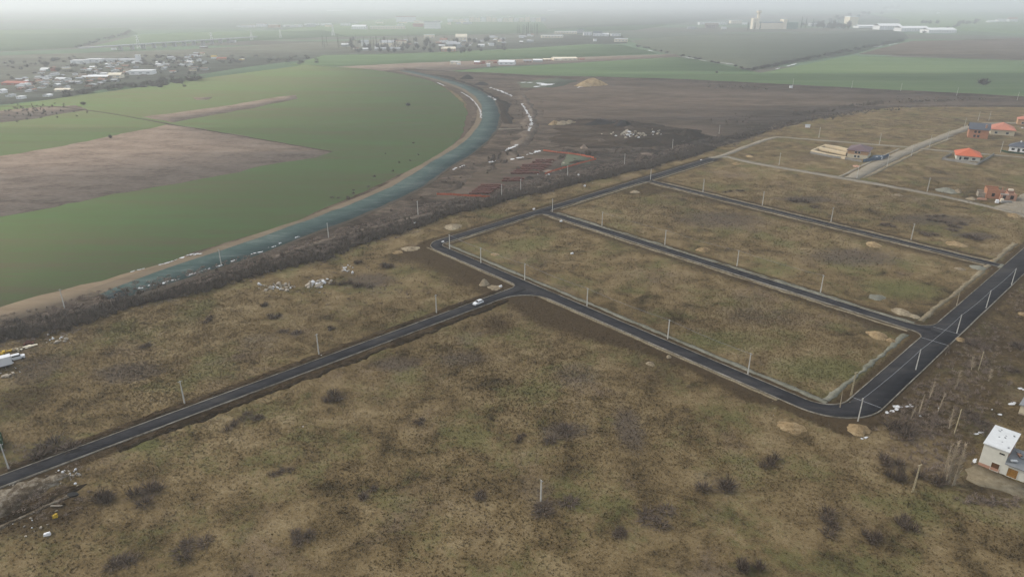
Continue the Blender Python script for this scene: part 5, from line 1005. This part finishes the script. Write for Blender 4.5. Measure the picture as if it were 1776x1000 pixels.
stones(1300, 700, 200, 30, 8, 'small pale stone on the scraped strip below the street', 'stones on the scraped strip', .12, .3, .5)
stones(600, 720, 500, 200, 8, 'small pale stone lying in the dry meadow', 'stones in the dry meadow', .12, .3, .5)
stones(950, 300, 90, 30, 20, 'pale lump of rubble on the site yard', 'rubble on the site yard', .4, .9, .3)
stones(1740, 225, 24, 6, 14, 'pale building debris beside the brick house', 'debris beside the brick house', .5, 1.1, .3)
for u, v, lab in [(720, 387, 'small white concrete block at the sharp left bend'), (868, 497, 'white concrete block at the T junction'), (768, 420, 'white concrete block above the bend tip'), (926, 363, 'white concrete block on the scrub road edge'), (973, 384, 'white marker block left of the middle street'), (992, 440, 'white marker block beside the street'), (1216, 278, 'white block at the end of the asphalt'), (82, 927, 'white sack left in the bottom left weeds')]:
    m = MB(); m.box((0, 0, .25), (1.3, .6, .55), .3, taper=.9); m.box((.2, .1, .58), (.7, .4, .15), .5); o = m.build('concrete_block', 'far_white'); o.location = (*G(u, v), -.05); props(o, lab, 'block')
for pts, lab in [([(1062, 462), (1068, 464)], 'x')][:0]: pass
m = MB(); m.box((0, 0, .3), (1.0, .8, .6), .4, taper=.7); m.box((.2, .1, .65), (.5, .5, .3), .1); m.tube((-.4, 0, .4), (-.9, .3, .1), .12, .08, 6); o = m.build('yellow_sack', 'yellow_paint'); o.location = (*G(96, 896), 0); props(o, 'yellow orange dumped sack below the old footpath', 'sack')
m = MB(); m.tube((-1.1, 0, .2), (1.1, 0, .22), .22, .20, 8); m.tube((1.1, 0, .22), (1.5, .1, .3), .2, .05, 8); o = m.build('pipe', 'stone'); o.location = (*G(97, 878), 0); props(o, 'short pale pipe lying below the open drain hole', 'pipe')
m = MB(); m.tube((0, 0, -.3), (0, 0, .16), 1.0, .95, 14); m.tube((0, 0, .12), (0, 0, .18), .7, .6, 12); o = m.build('drain_hole', 'rubber'); o.location = (*G(126, 857), 0); o.scale = (1.3, .8, 1); props(o, 'open dark drain hole at the end of the old footpath', 'drain')
fence('green_fence', GV([(-14, 756), (4, 762), (5, 776), (-6, 786)]), 2.2, 'green_sheet', 'dark green panel fence cut by the left edge beside the leaning pole', 2)
r = random.Random(8)
for u, v, mt, lab, d in [(4, 613, 'yellow_paint', 'yellow machine part heap behind the trailer', (3.2, 2, 1.4)), (20, 609, 'yellow_paint', 'smaller yellow scrap heap behind the trailer', (2.2, 1.2, .8)), (52, 596, 'rust', 'rust red scrap stack by the scrub right of the trailer', (3.0, 1.6, 1.2)), (47, 602, 'far_cream', 'long pale plank stack right of the trailer', (5.5, 1.2, .6)), (14, 652, 'stone', 'stone coloured junk heap below the trailer', (3.0, 1.5, .8)), (30, 607, 'sand_pale', 'tan timber heap behind the trailer', (2.6, 1.2, .9))]:
    m = MB()
    for k in range(7): m.box((d[0] * (r.random() - .5), d[1] * (r.random() - .5), d[2] * (.2 + .5 * r.random())), (d[0] * .4, d[1] * .4, d[2] * .5), r.random() * 3)
    o = m.build('scrap_heap', mt); o.location = (*G(u, v), -.1); o.rotation_euler = (0, 0, R(40)); props(o, lab, 'scrap heap')

# ------------------------------------------------------------------ the fenced works yard: rusty rows and orange netting
for j, (c, n, wpx, lab) in enumerate([((845, 329), 5, 40, 'lower'), ((891, 312), 2, 36, 'middle'), ((922, 294), 5, 50, 'upper'), ((942, 282), 3, 34, 'top')]):
    for k in range(n):
        off = (k - (n - 1) / 2); u, v = c[0] - off * 5.0 * (1 if j != 1 else .6) * -1, c[1] - off * 3.4; x, y = G(u, v); L = wpx * mpp(u, v); m = MB(); r = random.Random(j * 10 + k)
        for q in range(int(L / 1.1)):
            if r.random() < .97: m.box((-L / 2 + q * 1.1, r.gauss(0, .15), .45), (1.05, 2.9, .8 + .5 * r.random()), r.gauss(0, .06))
        m.box((0, 0, .1), (L, 3.2, .25)); o = m.build('rusty_stack', 'rust'); o.location = (x, y, 0); o.rotation_euler = (0, 0, .06); props(o, f'{ordn[k]} rust brown stacked row from the front in the {lab} set of the yard', 'stacked row', 'rust brown stacked rows in the works yard')
def netting(pts, lab):
    P = resample(smooth_path(GV(pts), 3), 3); x0, y0 = P[0]; o = empty('barrier_netting', (x0, y0, 0), 0, lab, 'netting'); m = MB(); r = random.Random(len(P))
    for a, b in zip(P, P[1:]):
        h0 = 1.25 + r.gauss(0, .15); m.add([(a[0] - x0, a[1] - y0, .1), (b[0] - x0, b[1] - y0, .1), (b[0] - x0, b[1] - y0, h0), (a[0] - x0, a[1] - y0, 1.25), (a[0] - x0, a[1] - y0 + .05, .1), (b[0] - x0, b[1] - y0 + .05, .1), (b[0] - x0, b[1] - y0 + .05, h0), (a[0] - x0, a[1] - y0 + .05, 1.25)], [(0, 1, 2, 3), (7, 6, 5, 4), (3, 2, 6, 7), (1, 0, 4, 5), (0, 3, 7, 4), (2, 1, 5, 6)])
    m.build('net', 'orange_net', o)
    for p in P[::3]: MB().box((p[0] - x0, p[1] - y0, .7), (.12, .12, 1.5)).build('stake', 'old_wood', o)
netting([(757, 338), (785, 339), (815, 341), (850, 342.5)], 'orange barrier netting along the lower edge of the works yard'); netting([(942, 262), (965, 265), (1000, 269), (1030, 275)], 'orange barrier netting along the far edge of the works yard'); netting([(1034, 277), (1000, 286), (962, 297), (945, 303)], 'orange barrier netting down the right side of the works yard')

# ------------------------------------------------------------------ far villages, sheds and works
def far_house(u0, u1, vb, hpx, wall, roof, lab, cat='building', group=None, depth=None, kind='gable', rz=None, z=-1.2, name='house', parts=True):
    uc = (u0 + u1) / 2; x, y = G(uc, vb, z); k = mpp(uc, vb); wd = max(5, (u1 - u0) * k); hh = max(3, hpx * k); dp = depth or max(8, min(wd * .6, 26)); rz = rng.gauss(0, .12) if rz is None else rz
    m = MB(); rh = hh * (.35 if kind == 'gable' else .08); wh = hh - rh; m.box((0, dp / 2, wh / 2), (wd, dp, wh))
    nb = max(2, min(14, int(wd / 9)))
    if kind == 'gable': rm = MB().gable(-wd / 2, wd / 2, 0, dp, wh, rh, .5, 'x' if wd > dp else 'y', .3)
    else: rm = MB().box((0, dp / 2, wh + rh / 2), (wd + .8, dp + .8, rh))
    if parts:
        o = empty(name, (x, y, z), rz, lab, cat, group); m.build('wall', wall, o); rm.build('roof', roof, o)
        for fl in range(max(1, min(3, int(wh / 5)))):
            for i in range(nb): MB().box((-wd / 2 + wd * (i + .5) / nb, -.06, wh * (.5 if wh < 8 else (.25 + .33 * fl))), (wd / nb * .42, .12, min(2.2, wh * .3))).build('window', 'far_grey', o)
    else:
        b = len(m.v); m.v += rm.v; m.f += [tuple(b + i for i in f) for f in rm.f]; m.m += [1] * len(rm.f)
        o = m.build(name, [wall, roof]); o.location = (x, y, z); o.rotation_euler = (0, 0, rz); props(o, lab, cat, group)
    return o
W, C, GY, BR, RD, TL = 'far_white', 'far_cream', 'far_grey', 'far_brown', 'far_red', 'far_tile'
for u0, u1, vb, hp, wl, rf, kd, lab in [
    (123, 148, 111, 6, W, W, 'flat', 'white shed, leftmost of the long white row in the left village'), (150, 175, 109, 6, W, W, 'flat', 'white shed, second of the long white row in the left village'), (177, 202, 108, 5, W, GY, 'flat', 'white shed, third of the long white row in the left village'), (207, 236, 108, 6, W, GY, 'gable', 'white shed next to the tower of the left village'), (236, 243, 108, 12, W, W, 'flat', 'white tower block at the right end of the white row'),
    (225, 263, 130, 7, W, W, 'flat', 'long white hall above the wood edging the wheat field'), (188, 210, 136, 9, C, C, 'gable', 'tall cream house in the left village centre'), (150, 186, 137, 6, 'orange_plaster', W, 'gable', 'orange and white long house left of the tall cream house'), (96, 113, 140, 5, W, W, 'gable', 'white house right of the long red roofed hall'), (0, 44, 148, 6, RD, RD, 'gable', 'long red roofed hall at the left edge'), (34, 48, 149, 4, W, W, 'flat', 'small white shed under the long red roofed hall'), (95, 120, 159, 5, C, C, 'gable', 'cream farm house by the wood'), (74, 85, 168, 4, W, W, 'gable', 'white hut at the near edge of the left village'), (-4, 6, 162, 7, W, W, 'gable', 'white house cut by the left edge'), (9, 20, 168, 4, W, GY, 'gable', 'small white hut near the left edge'), (28, 38, 172, 2.6, W, W, 'flat', 'lowest white shed beside the wheat field'),
    (366, 375, 102, 5, W, 'yellow_paint', 'gable', 'white hut with yellow roof right of the left village'), (376, 392, 104, 4, 'orange_plaster', RD, 'gable', 'orange house right of the left village'), (414, 421, 105, 3, 'yellow_paint', C, 'gable', 'yellow hut right of the left village'), (193, 201, 87, 3, W, W, 'flat', 'white hut beside the viaduct'), (398, 408, 74, 4, W, GY, 'flat', 'white station house at the viaduct end'), (328, 342, 99, 4, W, GY, 'gable', 'white house between village and railway'), (70, 84, 124, 6, 'far_green', W, 'gable', 'pale green house in the left village'), (88, 96, 124, 8, RD, TL, 'gable', 'narrow red house in the left village'), (120, 138, 146, 5, GY, GY, 'gable', 'grey barn under the orange and white house'),
    (417, 440, 48, 4, W, RD, 'flat', 'white hall at the left of the far town edge'), (445, 462, 47, 6, W, TL, 'flat', 'white and red block of the far town edge'), (465, 483, 48, 5, 'orange_plaster', W, 'flat', 'pinkish block of the far town edge'), (490, 515, 47, 3, W, W, 'flat', 'low white hall of the far town edge'), (528, 552, 44, 3, W, GY, 'flat', 'long grey white hall of the far town edge'), (556, 574, 45, 3.5, W, W, 'flat', 'small white hall of the far town edge'), (590, 606, 45, 4, W, GY, 'flat', 'white hall right of the far pylons'),
    (455, 492, 17, 4, W, W, 'flat', 'very faint white block near the horizon at upper left'), (404, 424, 17, 2, W, W, 'flat', 'very faint low hall near the horizon at upper left'), (650, 690, 17, 3, W, W, 'flat', 'very faint white block near the horizon left of the flats'), (690, 718, 13, 3, W, W, 'flat', 'very faint block near the horizon above the red roofed hall'),
    (687, 722, 39, 10, W, RD, 'flat', 'large white hall with red band left of the cream flats'), (609, 635, 51, 7, W, W, 'gable', 'white works hall left of the red banded hall'), (642, 703, 51, 5, C, W, 'flat', 'long cream works hall below the red banded hall'), (735, 762, 50, 12, W, GY, 'flat', 'white works building right of the red banded hall'), (716, 734, 47, 6, RD, C, 'flat', 'reddish works building below the red banded hall'),
    (627, 640, 80, 10, W, GY, 'gable', 'white two storey house in the middle village'), (657, 683, 81, 10, C, GY, 'gable', 'cream block in the middle village'), (684, 703, 80, 9, C, TL, 'flat', 'cream block right of the first one in the middle village'), (735, 753, 66, 5, C, W, 'flat', 'low cream hall behind the middle village'), (790, 810, 73, 13, C, C, 'gable', 'tallest cream block of the middle village'), (762, 775, 75, 8, W, TL, 'gable', 'white house left of the tallest cream block'), (774, 798, 83, 9, GY, GY, 'gable', 'grey barn below the tallest cream block'), (765, 790, 90, 8, 'brick_pale', C, 'gable', 'pinkish house at the near edge of the middle village'), (650, 672, 88, 5, GY, GY, 'gable', 'grey roofed barn in the middle village, left'), (676, 698, 88, 5, GY, GY, 'gable', 'grey roofed barn in the middle village, right'), (829, 840, 81, 4, W, W, 'gable', 'white house right of the middle village, left'), (848, 857, 80, 5, W, GY, 'gable', 'white house right of the middle village, right'), (592, 606, 81, 5, GY, W, 'gable', 'grey house at the left end of the middle village'), (900, 912, 66, 4, W, GY, 'gable', 'white house by the poplar stand'),
    (939, 977, 66, 4, C, W, 'flat', 'long cream hall right of the poplar stand'), (962, 1001, 59, 4, C, W, 'flat', 'long low cream hall behind the poplar stand'), (1001, 1012, 58, 7, GY, 'far_green', 'flat', 'grey silo block of the far works'), (1012, 1026, 62, 6, W, GY, 'flat', 'white hall of the far works, left'), (1028, 1044, 63, 8, W, 'roof_slate', 'gable', 'slate roofed white hall of the far works'), (1044, 1056, 63, 5, W, W, 'gable', 'white hall of the far works, right'), (1060, 1077, 63, 4, W, GY, 'flat', 'last white hall of the far works'), (1066, 1089, 73, 5, C, W, 'flat', 'pale hall at the end of the ditch'), (1030, 1035, 72, 4, W, W, 'flat', 'white hut below the far works'),
    (780, 797, 112, 5, C, W, 'flat', 'pale shed at the left of the roadside row'), (864, 892, 113, 8, W, W, 'gable', 'big white barn in the roadside row'), (960, 1002, 105, 5, C, C, 'gable', 'long cream barn at the right of the roadside row'), (822, 832, 112, 6, RD, W, 'gable', 'red shed in the roadside row'), (834, 841, 111, 5, RD, TL, 'gable', 'small dark red shed in the roadside row'), (844, 850, 116, 5, W, W, 'flat', 'white cabin before the big white barn'), (845, 862, 109, 4, C, TL, 'gable', 'cream shed behind the big white barn'), (908, 922, 109, 5, TL, GY, 'gable', 'brown shed right of the big white barn'), (924, 940, 108, 5, GY, W, 'gable', 'grey shed right of the big white barn'), (942, 955, 106, 4, TL, C, 'gable', 'tiled shed left of the long cream barn'),
    (1212, 1263, 43, 4, W, 'roof_white', 'flat', 'long white hall left of the silo works'), (1267, 1287, 41, 5, C, W, 'flat', 'cream hall above the long white hall'), (1288, 1296, 43, 4, W, GY, 'flat', 'small white hall beside the silo works'), (1193, 1208, 51, 4, GY, GY, 'flat', 'grey barn at the left of the works'), (1224, 1246, 49, 8, BR, BR, 'gable', 'brown roofed barn before the long white hall'), (1252, 1260, 51, 4, W, GY, 'gable', 'white hut beside the brown roofed barn'), (1354, 1360, 50, 4, W, W, 'gable', 'white hut in front of the silo works'), (1405, 1420, 46, 5, GY, W, 'flat', 'grey hall among the conifers'), (1428, 1444, 49, 5, GY, W, 'flat', 'pale grey hall right of the conifers'),
    (1472, 1479, 46, 13, C, C, 'flat', 'cream block tower, left half, before the greenhouses'), (1480, 1485, 46, 13, C, GY, 'flat', 'cream block tower, right half, before the greenhouses'), (1489, 1525, 49, 4, W, W, 'gable', 'long white greenhouse, leftmost'), (1525, 1562, 52, 8, W, W, 'gable', 'long white greenhouse, middle and tallest'), (1563, 1610, 55, 7, W, W, 'gable', 'long white greenhouse, third from the left'), (1610, 1657, 58, 7, W, W, 'gable', 'long white greenhouse, rightmost'),
    (1715, 1730, 39, 3, W, W, 'gable', 'white farm house at the far right, left one'), (1731, 1745, 38, 5, W, GY, 'gable', 'white farm house at the far right, middle one'), (1750, 1765, 38, 7, W, TL, 'gable', 'white and tiled farm house at the far right'), (1626, 1630, 24, 2, W, W, 'flat', 'white speck of a hut in the far right field'), (1540, 1560, 18, 3, W, GY, 'flat', 'faint white hall on the far tree line')]:
    far_house(u0, u1 + (1.5 if 'greenhouse' in lab else 0), vb, hp * (1.25 if 'greenhouse' in lab else 1), wl, rf if 'greenhouse' not in lab else 'far_white', lab, kind=kd, parts=(u1 - u0) > 9, depth=60 if 'greenhouse' in lab else None, rz=-.02 if 'greenhouse' in lab else None)
for i in range(17):
    u = 776 + i * 9.6; hp = 6 + 3.5 * rng.random(); far_house(u, u + 8.6, 38 + .4 * rng.random(), hp * (.6 if i < 4 else 1), C if i % 3 else W, W, 'cream apartment block in the far row of flats at top centre', 'apartment block', 'far row of cream flats', 14, 'flat', 0, name='apartment_block', parts=True)
far_house(936, 947, 37, 5, GY, GY, 'dark grey block at the right end of the far flats', kind='flat', parts=False)
r = random.Random(21)
for i in range(125):
    t = r.random(); u = 20 + 340 * t; v = 150 - 45 * t + r.gauss(0, 9); v = min(v, 164 - 36 * t); wpx = 5 + 8 * r.random()
    far_house(u, u + wpx, v, 2.6 + 2.4 * r.random(), r.choice([C, GY, BR, TL, W, W]), r.choice([TL, GY, BR, GY, W, BR, GY]), 'small house crowded into the left village beyond the wheat field', 'house', 'small houses of the left village', parts=False)
for i in range(40):
    u = 595 + 330 * r.random(); v = 90 - (u - 595) * .05 + r.gauss(0, 4) - 4; far_house(u, u + 5 + 7 * r.random(), v, 2.4 + 2.2 * r.random(), r.choice([C, GY, BR, W]), r.choice([TL, GY, BR, GY, W]), 'small house among the trees of the middle village', 'house', 'small houses of the middle village', parts=False)
for i in range(22):
    u = 400 + 420 * r.random(); far_house(u, u + 6 + 10 * r.random(), 47 - 8 * r.random() * (u > 600), 2 + 2 * r.random(), r.choice([W, C, GY]), r.choice([W, GY, TL]), 'hazy small building in the far town strip', 'building', 'small buildings of the far town strip', kind='flat', parts=False)
for i in range(16):
    u = 560 + 460 * r.random(); far_house(u, u + 10 + 20 * r.random(), 8 + 12 * r.random(), 1.6 + 1.5 * r.random(), W, W, 'almost vanished white building near the horizon', 'building', 'vanishing buildings near the horizon', kind='flat', parts=False)
for i in range(12):
    u = 780 + 230 * r.random(); far_house(u, u + 4 + 5 * r.random(), 113 - (u - 780) * .04, 2 + 1.5 * r.random(), r.choice([TL, C, W, RD]), r.choice([TL, GY, W]), 'little shed in the roadside row beyond the building site', 'shed', 'little sheds of the roadside row', parts=False)
# the silo works
x, y = G(1302, 51, -1.2); k = mpp(1310, 51); o = empty('silo_works', (x, y, -1.2), 0, 'cream silo works with one tall round capped tower at upper right', 'silo'); m = MB()
m.box((4 * k, 14, 9 * k), (3.0 * k, 28, 18 * k)); m.box((9.5 * k, 14, 9 * k), (2.4 * k, 28, 18 * k)); m.box((6.4 * k, 14, 14.5 * k), (4.0 * k, 26, 7 * k)); m.box((12.2 * k, 14, 9.0 * k), (3.0 * k, 28, 18 * k)); m.build('wall', C, o)
m = MB(); m.tube((12.4 * k, 10, 17.8 * k), (12.4 * k, 10, 26 * k), 3.0 * k, 2.4 * k, 16); m.tube((12.4 * k, 10, 26 * k), (12.4 * k, 10, 27.2 * k), 2.4 * k, 4.6 * k, 16); m.tube((12.4 * k, 10, 27.2 * k), (12.4 * k, 10, 30 * k), 4.6 * k, 4.2 * k, 16); m.build('tower', C, o)
MB().tube((12.4 * k, 10, 30 * k), (12.4 * k, 10, 31 * k), 4.2 * k, 1.0 * k, 16).build('tower_cap', GY, o)
MB().box((38 * k, 30, 5 * k), (46 * k, 40, 10 * k)).build('hall', 'far_cream', o); MB().box((38 * k, 30, 11.2 * k), (46.4 * k, 41, 2.4 * k)).build('hall_roof', GY, o); MB().box((60 * k, 26, 8 * k), (6 * k, 44, 16 * k)).build('end_block', C, o); MB().box((74 * k, 30, 5.5 * k), (20 * k, 36, 11 * k)).build('green_hall', 'far_green', o)
for i in range(4): MB().box(((30 + i * 9) * k, 30, 13.2 * k), (1.4 * k, 4, 1.8 * k)).build('roof_vent', GY, o)

# ------------------------------------------------------------------ haze over the plain
m = MB(); m.box((0, 21000, 55), (80000, 43800, 118)); hz = m.mesh('haze', 'snow'); hz.materials.clear(); hm = bpy.data.materials.new('haze_air'); hm.use_nodes = True; ht = hm.node_tree; ht.nodes.remove(ht.nodes['Principled BSDF'])
pv = ht.nodes.new('ShaderNodeVolumePrincipled'); pv.inputs['Color'].default_value = (0.950, 0.978, 1.0, 1); pv.inputs['Density'].default_value = 0.00023; pv.inputs['Anisotropy'].default_value = 0.35
ht.links.new(pv.outputs[0], ht.nodes['Material Output'].inputs['Volume']); hm.cycles.homogeneous_volume = True; hz.materials.append(hm)
ho = bpy.data.objects.new('haze', hz); COL.objects.link(ho); props(ho, kind='stuff')
